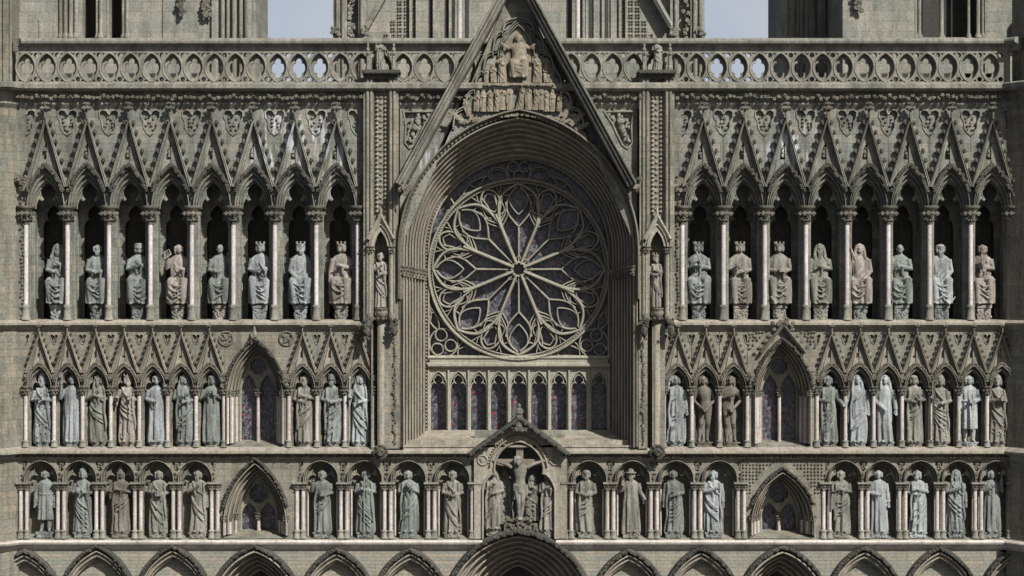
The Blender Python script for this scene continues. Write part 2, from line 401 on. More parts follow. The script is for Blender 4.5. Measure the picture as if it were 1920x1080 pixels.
HP = 38.9
def make_upper_bay(c, variant):
    o = (c, 603, 0)
    e = empty('niche_bay', o, CA)
    m = MB(); w, ya, ys = 31, 322, 388
    AT = [p for p in arch(0, 37, 388, 309, 14) if abs(p[0]) < (p[1]-226)*HP/129-3]; TRI = [(0, 232), AT[-1]]+AT[::-1][1:]
    spandrel_bay(m, HP, 203, ys, 34, 316, 205, 1.0, tri=TRI)
    # arch mouldings and the sunk head
    moulded(m, 0, ys, None, (35.5, 312, -9), (24, 343, 8), 3, amp=2.8)
    loft(m, [(arch(0, 24, ys, 343, 10), 8), (arch(0, 24, ys, 343, 10), 13)])
    T = trefoil(0, ys+3, 23.5, 50)
    plate(m, arch(0, 29, ys+3, 338, 10)+T[::-1], [], 13, 19); bar(m, T, 1.2, 12, 3)
    for s in (-1, 1): blob(m, s*12, 374, 13, 3.6, jit=.1)
    # piers behind the columns
    for s in (-1, 1):
        x0, x1 = sorted((s*30.3, s*(HP-.1))); box(m, x0, x1, 386, 600, 9, 62)
        lathe(m, s*29.5, 14, [(2.2, 400), (2.2, 598)], 8); lathe(m, s*29.5, 27, [(2.4, 400), (2.4, 598)], 8); lathe(m, s*29, 48, [(2, 440), (2, 598)], 8)
        for k in range(6): leaf(m, s*(29+random.uniform(0, 8)), 392+random.uniform(0, 22), 10+4*k, 5, pi/2)
        box(m, *sorted((s*26, s*HP)), 385, 390, 6, 34)
    niche_room(m, 30, 338, 600, 12, 62, HP)
    # inner arch at the back of the niche with the dark recess behind
    plate(m, [(-30, 338), (30, 338), (30, 600), (19, 600)]+trefoil(0, 428, 20, 44)[::-1]+[(-19, 600), (-30, 600)], [], 62, 70)
    m.build('niche', 'wall', e, (0, 603, 0)).location = (0, 0, 0)
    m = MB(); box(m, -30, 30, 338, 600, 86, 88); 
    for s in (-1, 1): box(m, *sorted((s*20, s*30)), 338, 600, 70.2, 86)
    m.build('recess', 'soot_shade', e, (0, 603, 0)).location = (0, 0, 0)  # shade of the deep recess is put into this dark colour
    # carved hood
    m = MB()
    H = arch(0, 38, 388, 308, 12); H = [p for p in H if p[1] < 362]
    sweep(m, H, [(-5, -4), (-5, -9), (-1, -15), (2, -13), (3, 0)])
    for x, y, a in along(H, 5.2, 0): leaf(m, x, y+1, -15, 5.0, a+random.choice((-1, 1))*.9)
    m.build('hood_mould', 'soot_shade', e, (0, 603, 0)).location = (0, 0, 0)
    # gable
    g = MB(); rake_gable(g, HP, 221, 350, 5.2, -13, 1)
    hole = arch(0, 9.5, 296, 266, 6); hole = [(-9.5, 299)]+hole+[(9.5, 299)]
    plate(g, TRI, [hole], 2, 4); g.add([(-14, 262, 10), (14, 262, 10), (14, 302, 10), (-14, 302, 10)], [(0, 1, 2, 3)])
    for k in range(9): leaf(g, random.uniform(-6, 6), 281+random.uniform(-6, 14), 5, 4.2, random.uniform(0, 6))
    blob(g, 0, 288, 5, 4)
    go = g.build('gable', 'trim', e, (0, 603, 0)); go.location = (0, 0, 0)
    f = MB()
    for s in (-1, 1):
        for k in range(7):
            t = (k+.75)/7.3; x = s*(t*HP+2.8); y = 221+129*t-4
            if x*s > HP-1: continue
            blob(f, x+s*2.0, y, -7, 4.3, 1, 1.25, 1.0, .12); blob(f, x+s*.3, y+3.5, -5, 2.4, 1, 1, 2.4, .1)
    f.build('crockets', 'soot_shade', e, (0, 603, 0)).location = (0, 0, 0)  # near-black colour stands in for the shadows at the crockets
    f = MB(); lathe(f, 0, -15, [(2, 224), (2.6, 216), (1.8, 206), (3, 203), (2.2, 198)], 8)
    for a in range(6): leaf(f, 6*cos(a*pi/3), 206, -15+5*sin(a*pi/3), 5, -pi/2)
    for a in range(4): leaf(f, 3.5*cos(a*pi/2), 197, -15+3*sin(a*pi/2), 4, -pi/2)
    f.build('finial', 'carved', e, (0, 603, 0)).location = (0, 0, 0)
    for ch in e.children: WL[ch.name] = WL[e.name]
    return e
UC = [87.4+77.8*k for k in range(8)]+[1317.6+77.3*k for k in range(8)]
b0 = [make_upper_bay(UC[k], k) for k in range(4)]
for i, c in enumerate(UC[4:]): j = (i*3+i//4) % 4; dup(b0[j], c-UC[j])
c0 = make_column(48.8, 0, 386, 421, 572, 600, 4.3, 18, lots=10)
for k in range(1, 9): dup(c0, 77.75*k)
for k in range(9): dup(c0, 1279.2+77.25*k-48.8)
for x0, x1 in ((33, 48.5), (671, 700), (1252, 1278.7), (1897, 1930)): m = MB(); box(m, x0, x1, 203, 600, 0, 60); m.build('wall', 'wall', CA)
# running vine strips beside the arcade
for x in (42.5, 676, 1271):
    m = MB(); 
    for y in range(330, 598, 7): leaf(m, x+random.uniform(-1.5, 1.5), y, -2, 3.6, random.choice((0, pi)))
    m.build('vine_strip', 'carved', CA)
for x, y in ((42, 348), (1273, 350), (1898, 350)):
    m = MB()
    for k in range(16): leaf(m, x+random.uniform(-8, 8), y+random.uniform(-22, 14), -8+random.uniform(-6, 4), 6, random.uniform(0, 6))
    m.build('corbel_carving', 'carved', CA)

# ---- courses
def course_part(name, mat, x0, x1, prof, shift=0):
    m = MB(); course(m, [(x, d+shift) for x, d in plan_part(x0, x1)], prof); return m.build(name, mat, CA)
LEDGE = [(-60, 598), (2, 600), (13, 605), (13, 609), (9, 611), (7, 613), (3, 617), (0, 619)]
for x0, x1 in ((-60, 684), (1262, 2000)): course_part('string_course', 'warmtrim', x0, x1, LEDGE)
L2 = [(-45, 836), (2, 838), (18, 845), (18, 849), (12, 851), (4, 853), (4, 860), (0, 862)]
for x0, x1 in ((-60, 889), (1058, 2000)): course_part('string_course', 'warmtrim', x0, x1, L2)
for x0, x1 in ((30, 889), (1058, 1892)):
    m = MB()
    for x in range(int(x0), int(x1), 7): leaf(m, x, 854+random.uniform(-1, 1.5), -8, 4.3, random.uniform(0, 6))
    m.build('leaf_frieze', 'soot_shade', CA)
L3 = [(-3, 1011), (14, 1012), (16, 1015), (14, 1019), (9, 1020), (6, 1026), (0, 1031)]
for x0, x1 in ((-60, 889), (1058, 2000)): course_part('sill', 'warm', x0, x1, [(-46, 1000), (4, 1010.5), (4, 1012)])
for x0, x1 in ((-60, 905), (1042, 2000)): course_part('string_course', 'ledge', x0, x1, L3)
# cornice under the balustrade
CP = [(-40, 154), (24, 157), (29, 160), (29, 168), (25, 172), (6, 175), (2, 190), (2, 193), (6, 193), (6, 196), (0, 204)]
course_part('cornice', 'trim', -60, 2000, CP)
m = MB()
for x in range(36, 1890, 9):
    if 684 < x < 748 or 1198 < x < 1264: continue
    leaf(m, x+random.uniform(-2, 2), 183+random.uniform(-2, 3), -17+random.uniform(-3, 3), 5.0, random.uniform(0, 6)); blob(m, x+4, 184, -14, 2.6)
m.build('leaf_frieze', 'carved', CA)

# ---- balustrade
bal = empty('balustrade', (960, 157, -6), CA)
m = MB(); course(m, plan_part(30, 1908), [(2, 73), (13, 73), (18, 76), (19, 79), (18, 83), (12, 85), (6, 88), (5, 97), (-6, 97), (-6, 73)]); m.build('top_rail', 'trim', bal)
m = MB(); holes = []; step = 39.27; y0, y1 = 97, 157
def lens(cx, cy, w, h, n=8):
    A = arch(cx, w, cy, cy-h, n); return A+[(x, 2*cy-y) for x, y in A[1:-1]][::-1]
k = 0
while 49+step*k < 1893:
    cx = 49+step*k
    holes.append(lens(cx, 127, 16.4, 25.5))
    for yy in (104, 149): holes.append(circ(cx+step/2, yy, 4.7, 10))
    for yy, s in ((100.3, 1), (153, -1)):
        for q in (-11, 11): holes.append([(cx+q, yy+s*4), (cx+q-3.4, yy), (cx+q+3.4, yy)][::s])
    k += 1
xe = 1893
plate(m, [(31, y0), (xe, y0), (xe, y1), (31, y1)], [h for h in holes if max(p[0] for p in h) < xe-1], -5, 12, True)
m.build('pierced_parapet', 'trim', bal)
m = MB()
for i in range(k):
    cx = 49+step*i; O = lens(cx, 127, 16.8, 26, 8); O2 = []
    # cusped quatrefoil ring inside the lens
    for j in range(40):
        a = 2*pi*j/40; q = .66+.34*abs(cos(2*a))**.55
        O2.append((cx+12.0*cos(a)*q, 127-18.6*sin(a)*q))
    plate(m, O, [O2], 6, 13, True)
    roll(m, lens(cx, 127, 18.2, 27.5, 8), 1.5, -5, True)
m.build('parapet_tracery', 'trim', bal)
for x0, x1 in ((80, 372), (1560, 1900)): m = MB(); box(m, x0, x1, 129, 160, 84, 100); m.build('walkway_wall', 'dark', CA)
m = MB(); box(m, 30, 1893, 158, 212, 12, 420); m.build('walkway_roof', 'dark', CA)

# ---- middle arcade
HPD = 26.6
def make_middle_bay(c):
    e = empty('niche_bay', (c, 838, 0), CA); O = (0, 838, 0)
    m = MB(); ys = 727
    AT = [p for p in arch(0, 25, 727, 681, 12) if abs(p[0]) < (p[1]-626)*HPD/76-2]; TRI = [(0, 629), AT[-1]]+AT[::-1][1:]
    spandrel_bay(m, HPD, 612, ys, 23, 684, 626, .40, tri=TRI)
    moulded(m, 0, ys, None, (23.5, 683, -7), (16.5, 699, 5), 2, amp=2.8)
    T = trefoil(0, ys+2, 16.3, 30); plate(m, arch(0, 20, ys+2, 695, 8)+T[::-1], [], 8, 12); bar(m, T, .8, 7, 2)
    for s in (-1, 1):
        box(m, *sorted((s*20.3, s*(HPD-.1))), 725, 838, 8, 28.2)
        lathe(m, s*20, 10, [(1.6, 735), (1.6, 836)], 8)
    niche_room(m, 20, 690, 838, 8, 28, HPD)
    m.add([(-20, 690, 28), (20, 690, 28), (20, 838, 28), (-20, 838, 28)], [(0, 1, 2, 3)])
    m.build('niche', 'warm', e, O)
    m = MB(); H = [p for p in arch(0, 26, 727, 680, 10) if p[1] < 712]
    sweep(m, H, [(-3, -3), (-3, -7), (-.5, -10), (1.5, -8), (2, 0)])
    for x, y, a in along(H, 4, 0): leaf(m, x, y, -9, 2.6, a+random.choice((-1, 1))*.9)
    for s in (-1, 1):
        for k in range(5): leaf(m, s*(HPD-1), 706+random.uniform(-3, 8), -6, 3.6, random.uniform(0, 6))
    m.build('hood_mould', 'carved', e, O)
    g = MB(); rake_gable(g, HPD, 622, 698, 3.9, -9, 1)
    hole = [(-5.5, 671)]+arch(0, 5.5, 667, 652, 5)+[(5.5, 671)]
    plate(g, TRI, [hole], 2, 4); g.add([(-9, 649, 8), (9, 649, 8), (9, 674, 8), (-9, 674, 8)], [(0, 1, 2, 3)])
    for k in range(5): leaf(g, random.uniform(-3, 3), 662+random.uniform(-4, 6), 4, 2.6, random.uniform(0, 6))
    g.build('gable', 'warmtrim', e, O)
    f = MB()
    for s in (-1, 1):
        for k in range(7):
            t = (k+.6)/7; x = s*(t*HPD+2); y = 622+76*t-2.5
            if x*s > HPD-1: continue
            blob(f, x+s*1.2, y, -5, 2.7, 1, 1.25, 1, .12)
    f.build('crockets', 'soot_shade', e, O)  # crocket shadows painted into the colour here too
    f = MB(); lathe(f, 0, -11, [(1.3, 624), (1.8, 616), (1.2, 610), (2.4, 608), (1.6, 604)], 8)
    for a in range(5): leaf(f, 3.4*cos(a*pi*.4), 612, -11+3*sin(a*pi*.4), 2.6, -pi/2)
    for ch in (f.build('finial', 'carved', e, O),): pass
    for ch in e.children: ch.location = (0, 0, 0); WL[ch.name] = WL[e.name]
    return e

DC_L = [75+53.2*k for k in range(7)]+[568+52.7*k for k in range(3)]
DC_R = [1270.8+52.2*k for k in range(3)]+[1558.2+53.15*k for k in range(7)]
DCC = DC_L+DC_R; d0 = [make_middle_bay(DCC[k]) for k in range(4)]
for i, c in enumerate(DCC[4:]): j = (i*3+i//4) % 4; dup(d0[j], c-DCC[j])
cd = make_column(48.4, -1, 724, 742, 826, 838, 3.6, 9.5, 'pinkmarble', lots=7)
for x in [75+53.2*k+26.6 for k in range(6)]+[420.0, 541.7]+[568+26.4+52.7*k for k in range(3)]+[1244.6, 1296.9, 1349.1, 1401.0]+[1531.6+53.15*k for k in range(8)]: dup(cd, x-48.4)
for x0, x1 in ((33, 48.4), (1903, 1930)): m = MB(); box(m, x0, x1, 612, 838, 0, 40); m.build('wall', 'warm', CA)

# ---- traceried two-light windows
def two_light(c, ysp, outer, inner, ybot, lw, lap, cr, cy, cap_y, kind):
    """outer/inner = (w, apex y, d)"""
    e = empty('window', (c, ybot, 0), CA)
    m = MB(); moulded(m, c, ysp, ybot, outer, inner, 4, 14, 3.8); m.build('moulded_arch', 'warmtrim', e)
    gd = inner[2]+12
    m = MB(); box(m, c-inner[0]-3, c+inner[0]+3, inner[1]-4, ybot, gd, gd+2); m.build('stained_glass', 'glass', e)
    m = MB(); iw = inner[0]; A = arch(c, iw+1, ysp, inner[1], 12, ybot)
    holes = [circ(c, cy, cr, 20)]
    for s in (-1, 1):
        holes.append([(c+s*(iw/2)-lw, ybot-1)]+arch(c+s*iw/2, lw, cap_y, lap, 8)+[(c+s*(iw/2)+lw, ybot-1)])
    plate(m, A, holes, inner[2], inner[2]+9)
    roll(m, circ(c, cy, cr+.5, 20), 1.6, inner[2], True)
    for a in range(4):
        an = pi/4+a*pi/2; blob(m, c+cos(an)*cr*.95, cy+sin(an)*cr*.95, inner[2]+4, cr*.2, jit=.05)
    for s in (-1, 1): roll(m, arch(c+s*iw/2, lw+1, cap_y, lap-1, 8, ybot), 1.3, inner[2])
    m.build('tracery', 'tracery', e)
    m = MB(); lathe(m, c, inner[2]-3, [(3.2, cap_y+8), (3.2, ybot)], 10); m.build('mullion', 'pinkmarble', e)
    m = MB(); capital_mesh(m, c, inner[2]-3, cap_y-6, cap_y+9, 9, 3.2, 6); m.build('capital', 'carved', e)
    # jamb shafts, caps
    for s in (-1, 1):
        for q in range(3):
            t = (q+.3)/3; x = c+s*(outer[0]+(inner[0]-outer[0])*t); d = outer[2]+(inner[2]-outer[2])*t-3
            m = MB(); lathe(m, x, d, [(2.7, cap_y+6), (2.7, ybot)], 10); m.build('jamb_shaft', 'pinkmarble', e)
            m = MB(); capital_mesh(m, x, d, cap_y-6, cap_y+7, 6.5, 2.7, 5); m.build('capital', 'carved', e)
    m = MB(); yb = ybot
    m.add([(c-outer[0], yb+6, -2), (c+outer[0], yb+6, -2), (c+iw, yb-3, gd), (c-iw, yb-3, gd)], [(0, 1, 2, 3)]); m.build('sill', 'trim', e)
    return e
def hood(c, w, ysp, ya, ycut, r, d, n=16, mat='soot_shade', stepp=6):
    m = MB(); H = [p for p in arch(c, w, ysp, ya, n) if p[1] < ycut]
    sweep(m, H, [(-r, 0), (-r, d*.6), (-r*.3, d), (r*.4, d*.9), (r*.6, 0)])
    for x, y, a in along(H, stepp, 0): leaf(m, x, y, d, stepp*.62, a+random.choice((-1, 1))*.9)
    return m.build('hood_mould', mat, CA)
def ring_wall(x0, x1, y0, y1, c, w, ys, ya, yb, mat, d1=45, extra=None):
    m = MB(); A = arch(c, w, ys, ya, 14, yb)
    plate(m, [(x0, y0), (x1, y0), (x1, y1), (A[-1][0], y1)]+A[::-1]+[(A[0][0], y1), (x0, y1)], extra or [], 0, d1)
    return m.build('wall', mat, CA)
for c, x0, x1 in ((478.5, 420.6, 541.7), (1467, 1400.9, 1531.6)):
    ring_wall(x0, x1, 612, 838.5, c, 53, 745, 638, 838, 'warm')
    two_light(c, 745, (53, 638, -6), (35, 664, 48), 832, 15, 704, 17, 688, 738, 0)
    hood(c, 57, 745, 634 if c < 900 else 634, 728, 3.4, -13)
    for s in (-1, 1):
        m = MB()
        for k in range(12): leaf(m, c+s*(57+random.uniform(-4, 4)), 712+random.uniform(-14, 12), -8, 6, random.uniform(0, 6))
        m.build('corbel_carving', 'carved', CA)
# roundels beside the left window, diaper beside the right one
for cx in (424, 537):
    m = MB(); roll(m, circ(cx, 635, 13, 20), 2, -1, True)
    plate(m, circ(cx, 635, 12, 16), [], 1.5, 3)
    for k in range(12): leaf(m, cx+random.uniform(-8, 8), 635+random.uniform(-9, 9), -1, 4.4, random.uniform(0, 6))
    m.build('carved_roundel', 'carved', CA)
m = MB(); lathe(m, 478.5, -14, [(6, 627), (4, 622), (1.2, 611)], 4, False); box(m, 472, 485, 625, 629, -18, -8); m.build('apex_stone', 'trim', CA)
m = MB()
sweep(m, [(1424, 660), (1467, 606), (1510, 660)], [(-5, 0), (-5, -12), (-1, -15), (1, -12), (1, 0)])
for s in (-1, 1):
    for k in range(5): leaf(m, 1467+s*(8+9*k), 612+11*k-3, -12, 5.5, -pi/2)
for k in range(10): leaf(m, 1467+random.uniform(-22, 22), 606+random.uniform(-5, 5), -13, 5.5, random.uniform(0, 6))
m.build('gable', 'carved', CA)
m = MB()
for i in range(13):
    for j in range(6):
        x = 1406+6.2*i; y = 624+7*j
        for xx in (x, 1528-(x-1406)):
            if abs(xx-1467) < 30+(y-620)*.9: continue
            leaf(m, xx+random.uniform(-1, 1), y, -1, 3.2, random.uniform(0, 6))
m.build('diaper_carving', 'carved', CA)

# ---- lower arcade
def make_lower_bay(c, hp):
    e = empty('niche_bay', (c, 1009, 0), CA); O = (0, 1009, 0)
    m = MB(); ys, w = 897, min(hp-4, 33)
    A = arch(0, w-1, ys, 864, 12)
    tri = lambda s: [(s*hp, 871), (s*(hp-3), 865), (s*(hp-7), 865), (s*(hp-8), 871), (s*(hp-4), 876), (s*(hp-3), 882), (s*hp, 885)]
    plate(m, [(-hp, 856), (hp, 856)]+tri(1)+[(hp, 907)]+[(w-1, 907)]+A[::-1]+[(-w+1, 907), (-hp, 907)]+tri(-1)[::-1], [], 0, 12)
    for s in (-1, 1): m.add([(s*hp, 862, 6), (s*(hp-9), 862, 6), (s*(hp-9), 887, 6), (s*hp, 887, 6)], [(0, 1, 2, 3)])
    moulded(m, 0, ys, 907, (w, 862.5, -7), (w-6, 869, 5), 2, 12, 2.6)
    T = trefoil(0, ys+8, w-6.5, 36); plate(m, arch(0, w-4, ys+8, 868, 10)+T[::-1], [], 8, 12); bar(m, T, .9, 6.5, 2.5)
    iw = w-5
    for s in (-1, 1): box(m, *sorted((s*(iw+.3), s*(hp-.1))), 905, 1009, 10, 27.2)
    niche_room(m, iw, 866, 1009, 12, 27, hp)
    m.add([(-iw, 866, 27), (iw, 866, 27), (iw, 1009, 27), (-iw, 1009, 27)], [(0, 1, 2, 3)])
    m.build('niche', 'warm', e, O)
    f = MB(); 
    for s in (-1, 1):
        for k in range(4): blob(f, s*(hp-random.uniform(1, 4)), 866+k*4.5, 1, 2.6)
        for k in range(4): leaf(f, s*(hp-random.uniform(0, 3)), 888+k*4.5, -2, 3.0, random.uniform(0, 6))
    f.build('spandrel_carving', 'carved', e, O)
    for ch in e.children: ch.location = (0, 0, 0); WL[ch.name] = WL[e.name]
    return e
e1 = make_lower_bay(78.5, 36.1); e2 = make_lower_bay(602, 41)
for x0, x1 in ((33, 42.6), (1902, 1930)): m = MB(); box(m, x0, x1, 856, 1010, 1, 40); m.build('wall', 'warm', CA)
EC = {'l': [78.5+72.1*k for k in range(5)], 'm': [602+82*k for k in range(4)], 'n': [1104+81.6*k for k in range(4)], 'r': [1583+71*k for k in range(5)]}
for c in EC['l'][1:]+EC['r']: dup(e1, c-78.5)
for c in EC['m'][1:]+EC['n']: dup(e2, c-602)
ce = make_column(45, -1, 906, 920, 994, 1009, 3.6, 7.5, 'pinkmarble', lots=5)
piers = [45]+[78.5+36.05+72.1*k for k in range(5)]+[563+82*k for k in range(5)]+[1065.5]+[1063+81.6*k for k in range(1, 5)]+[1550+71*k for k in range(5)]+[1899]
first = True
for x in piers:
    wide = 560 < x < 1400
    xs = (x-6, x+5.5)
    for q in xs:
        if first: first = False; ce.location.x += (q-45)/60; WL[ce.name] += Vector(((q-45)/60, 0, 0)); [WL.__setitem__(ch.name, WL[ch.name]+Vector(((q-45)/60, 0, 0))) for ch in ce.children]; cbase = q; continue
        dup(ce, q-cbase)
    if wide:
        m = MB()
for x in piers:
    m = MB(); box(m, x-14, x+14, 903.5, 907, -10, 12); m.build('impost_block', 'trim', CA)
    if 560 < x < 1400:
        for s in (-1, 1): m = MB(); lathe(m, x+s*13.5, 9, [(1.7, 918), (1.7, 1005)], 8); m.build('thin_shaft', 'pinkmarble', CA)
for c, x0, x1 in ((479, 402.8, 561), (1467, 1389.2, 1547.5)):
    ya = 862 if c < 900 else 880
    ring_wall(x0, x1, 856, 1009, c, 60, 985, ya+5, 1009, 'warm')
    two_light(c, 985, (60, ya+5, -6), (36, 898 if c < 900 else 906, 52), 1003, 14.5, 948, 19, 930, 972, 1)
    hood(c, 64, 985, ya-3, 950, 4, -13)
m = MB()
for i in range(24):
    for j in range(14):
        x = 1394+6.4*i; y = 864+6.6*j
        if ((x-1467)/66)**2+((985-y)/112)**2 < 1.12 or y > 925: continue
        blob(m, x, y, -1, 2.3, jit=.2)
m.build('diaper_carving', 'carved', CA)

# ---- bottom wall with portal arches
BA = [(47, 1030, 62, 18), (183, 1022, 64, 30), (325, 1022, 64, 30), (479, 1022, 78, 60), (632, 1028, 64, 30), (770, 1028, 64, 30), (1179, 1030, 64, 30), (1314, 1026, 64, 30), (1467, 1023, 78, 60), (1620, 1025, 64, 30), (1761, 1025, 64, 30), (1905, 1027, 64, 18)]
hol = []
for c, ya, wd, dp in BA+[(972, 994, 140, 60)]:
    if c == 972: hol.append((c, 140, 1150, ya, dp))
    elif wd > 70: hol.append((c, 86, ya+120, ya, dp))
    else: hol.append((c, 72, ya+110, ya, dp))
hol.sort()
for i, (c, wd, ysp, ya, dp) in enumerate(hol):
    xl = 33 if i == 0 else (hol[i-1][0]+c)/2; xr = 1888 if i == len(hol)-1 else (c+hol[i+1][0])/2
    if c == 972: xl, xr = 862, 1082
    if i and hol[i-1][0] == 972: xl = 1082
    if i < len(hol)-1 and hol[i+1][0] == 972: xr = 862
    A = [(min(max(x, xl+.5), xr-.5), y) for x, y in arch(c, wd-5, ysp, ya+8, 16, 1500)]
    m = MB()
    if c == 972:
        L_ = [p for p in A if p[0] <= c and p[1] > 1013.5]; R_ = [p for p in A if p[0] > c and p[1] > 1013.5]
        plate(m, [(xl, 1013), (L_[-1][0]+1, 1013)]+L_[::-1]+[(xl, 1500)], [], 0, 60); plate(m, [(R_[0][0]-1, 1013), (xr, 1013), (xr, 1500)]+R_[::-1], [], 0, 60)
    else: plate(m, [(xl, 1013), (xr, 1013), (xr, 1500)]+A[::-1]+[(xl, 1500)], [], 0, 60)
    m.build('wall', 'base', CA)
for c, wd, ysp, ya, dp in hol:
    e = empty('portal_arch' if wd > 75 else 'blind_arch', (c, 1500, 0), CA)
    m = MB()
    if wd > 100: moulded(m, c, ysp, 1500, (wd-5, ya+9, -8), (50, 1080, 110), 7, 18, 5)
    elif wd > 75: moulded(m, c, ysp, 1500, (wd-5, ya+9, -8), (34, ya+62, 90), 5, 14, 4)
    else: moulded(m, c, ysp, 1500, (wd-5, ya+9, -8), (wd-17, ya+26, 2), 2, 14, 2.8); loft(m, [(arch(c, wd-17, ysp, ya+26, 14, 1500), 2), (arch(c, wd-17, ysp, ya+26, 14, 1500), 15)], False)
    m.build('mouldings', 'warmtrim', e)
    m = MB(); dd = 112 if wd > 100 else 92 if wd > 75 else 15
    iw = 52 if wd > 100 else 36 if wd > 75 else wd-16
    box(m, c-iw, c+iw, ya+14, 1500, dd, dd+3); m.build('infill', 'dark' if wd > 75 else 'base', e)
    m = MB(); H = [p for p in arch(c, wd, ysp, ya+1, 20, None)]
    r = 6.5 if wd > 100 else 5
    H = [p for p in H if 30 < p[0] < 1892]
    sweep(m, H, [(-r, 0), (-r, -8), (-r*.3, -15 if wd < 100 else -24), (r*.5, -14 if wd < 100 else -24), (r*.9, 0)])
    for x, y, a in along(H, 6.5, 0): leaf(m, x, y, -14 if wd < 100 else -24, 4.3, a+random.choice((-1, 1))*.9)
    m.build('hood_mould', 'soot_shade', e)

# ---- pinnacle buttresses either side of the rose window
def pinnacle(mx):
    f = lambda x: mx(x)
    def B(m, x0, x1, *a): a0, a1 = sorted((f(x0), f(x1))); box(m, a0, a1, *a)
    c = f(715.5)
    e = empty('pinnacle_buttress', (c, 838, 0), CA)
    m = MB()
    B(m, 683, 702, 138, 600, -20, 60); B(m, 729, 748, 138, 600, -20, 60); B(m, 702, 729, 138, 425, -12, 60)
    B(m, 702, 729, 425, 600, 8, 60); mirr = f(0) > 0
    if not mirr: box(m, 697, 700, 600, 840, -14, 60); box(m, 709, 749.8, 600, 840, -16, 60); box(m, 699.9, 709.1, 600, 840, 14, 60)
    else: box(m, 1196.2, 1213, 600, 840, -16, 60); box(m, 1222, 1246, 600, 840, -16, 60); box(m, 1212.9, 1222.1, 600, 840, 14, 60)
    for s in (-1, 1): 
        for q in (18, 25): lathe(m, c+s*q, -21, [(3.1, 148), (3.1, 600)], 10)
    m.build('pier', 'warm', e)
    m = MB()
    for s in (-1, 1): dogtooth(m, [(c+s*8, 160), (c+s*8, 398)], 8.2, 4.6, -12, 7)
    for y in range(152, 400, 11): leaf(m, c, y, -13, 4.2, -pi/2)
    for s in (-1, 1): roll(m, [(c+s*13, 150), (c+s*13, 400)], 1.5, -14)
    m.build('dogtooth_panel', 'warmtrim', e)
    m = MB(); 
    sweep(m, [(c-25, 448), (c, 403), (c+25, 448)], [(-6, -18), (-6, -28), (-1, -32), (2, -30), (2, -18)])
    A = arch(c, 18, 466, 424, 10)
    moulded(m, c, 468, None, (20, 420, -27), (12, 434, -14), 2, 10, 1.6)
    plate(m, [(c-22, 440), (c, 408), (c+22, 440), (c+22, 468), (c+13, 468)]+arch(c, 13, 468, 434, 8)[::-1]+[(c-13, 468), (c-22, 468)], [], -25, -8)
    for s in (-1, 1): lathe(m, c+s*20, -22, [(2.8, 476), (2.8, 588)], 10)
    lathe(m, c, -24, [(1, 390), (3, 397), (2, 404)], 8)
    m.build('canopy', 'warmtrim', e)
    m = MB()
    for s in (-1, 1):
        capital_mesh(m, c+s*20, -22, 462, 477, 9, 3, 6)
        for k in range(5): leaf(m, c+s*(6+5*k), 414+9*k, -29, 3, -pi/2)
        lathe(m, c+s*20, -22, [(3, 586), (6, 589), (7, 597), (5, 603)], 10)
    m.build('carving', 'carved', e)
    for s in (-1, 1):   # crouching beast corbels
        m = MB()
        blob(m, c+s*24, 606, -28, 9, 1, 1.1, 1.2, .2); blob(m, c+s*25, 620, -34, 8.5, .9, 1.3, 1, .2); blob(m, c+s*23, 634, -30, 5, .9, 1, 1)
        for k in range(10): leaf(m, c+s*24+random.uniform(-7, 7), 612+random.uniform(-14, 20), -36+random.uniform(-2, 4), 4.4, random.uniform(0, 6))
        for q in (-1, 1): blob(m, c+s*24+q*5, 599, -32, 3, .7, 1.6, .8)
        m.build('beast_corbel', 'soot_shade', e)
    m = MB(); lathe(m, c, -16, [(5, 598), (9, 604), (14, 584)][::-1], 12)
    lathe(m, c, -12, [(13, 578), (13, 583), (11, 586), (9, 596), (7, 601), (7.5, 606), (7.2, 838)], 14); m.build('corbel_shaft', 'warmtrim', e)
    m = MB(); capital_mesh(m, c, -14, 577, 604, 14, 7.5, 8); m.build('capital', 'carved', e)
    m = MB()
    for y in range(640, 832, 5): leaf(m, f(741)+random.uniform(-1, 1), y, -18, 2.8 if y % 35 else 4.5, random.choice((0, pi)))
    m.build('vine_strip', 'carved', e)
    # cap with small corner pinnacles
    m = MB(); B(m, 680, 751, 134, 139, -34, 20); B(m, 682, 749, 139, 144, -30, 20); B(m, 684, 747, 144, 150, -26, 20)
    for k in range(14): leaf(m, f(684+k*4.8), 138, -34, 3.4, pi/2)
    m.build('cap', 'soot_shade', e)
    for s in (-1, 1):
        m = MB(); x = c+s*24
        lathe(m, x, -22, [(5, 134), (5, 128), (4, 126), (3.4, 108), (4.6, 104), (2.4, 100), (3.8, 95), (1.6, 91), (2.6, 87), (.8, 83)], 6, False)
        for k in range(4): leaf(m, x+4*cos(k*1.57), 103, -22+4*sin(k*1.57), 3, 0)
        m.build('corner_pinnacle', 'trim', e)
    # lion head at the foot
    m = MB(); y = 846; x = f(715)
    blob(m, x, y, -24, 10, 1, 1, .9, .1); blob(m, x, y+4, -33, 5, 1, .8, 1, .1)
    for k in range(14): a = k*2*pi/14; leaf(m, x+10*cos(a), y+10*sin(a), -22, 4.6, a)
    for q in (-1, 1): blob(m, x+q*4, y-3, -33, 1.6); blob(m, x+q*7, y-9, -25, 2.6)
    m.build('lion_head', 'soot_shade', e)
    return e
pinnacle(lambda x: x); pinnacle(lambda x: 1946-x)

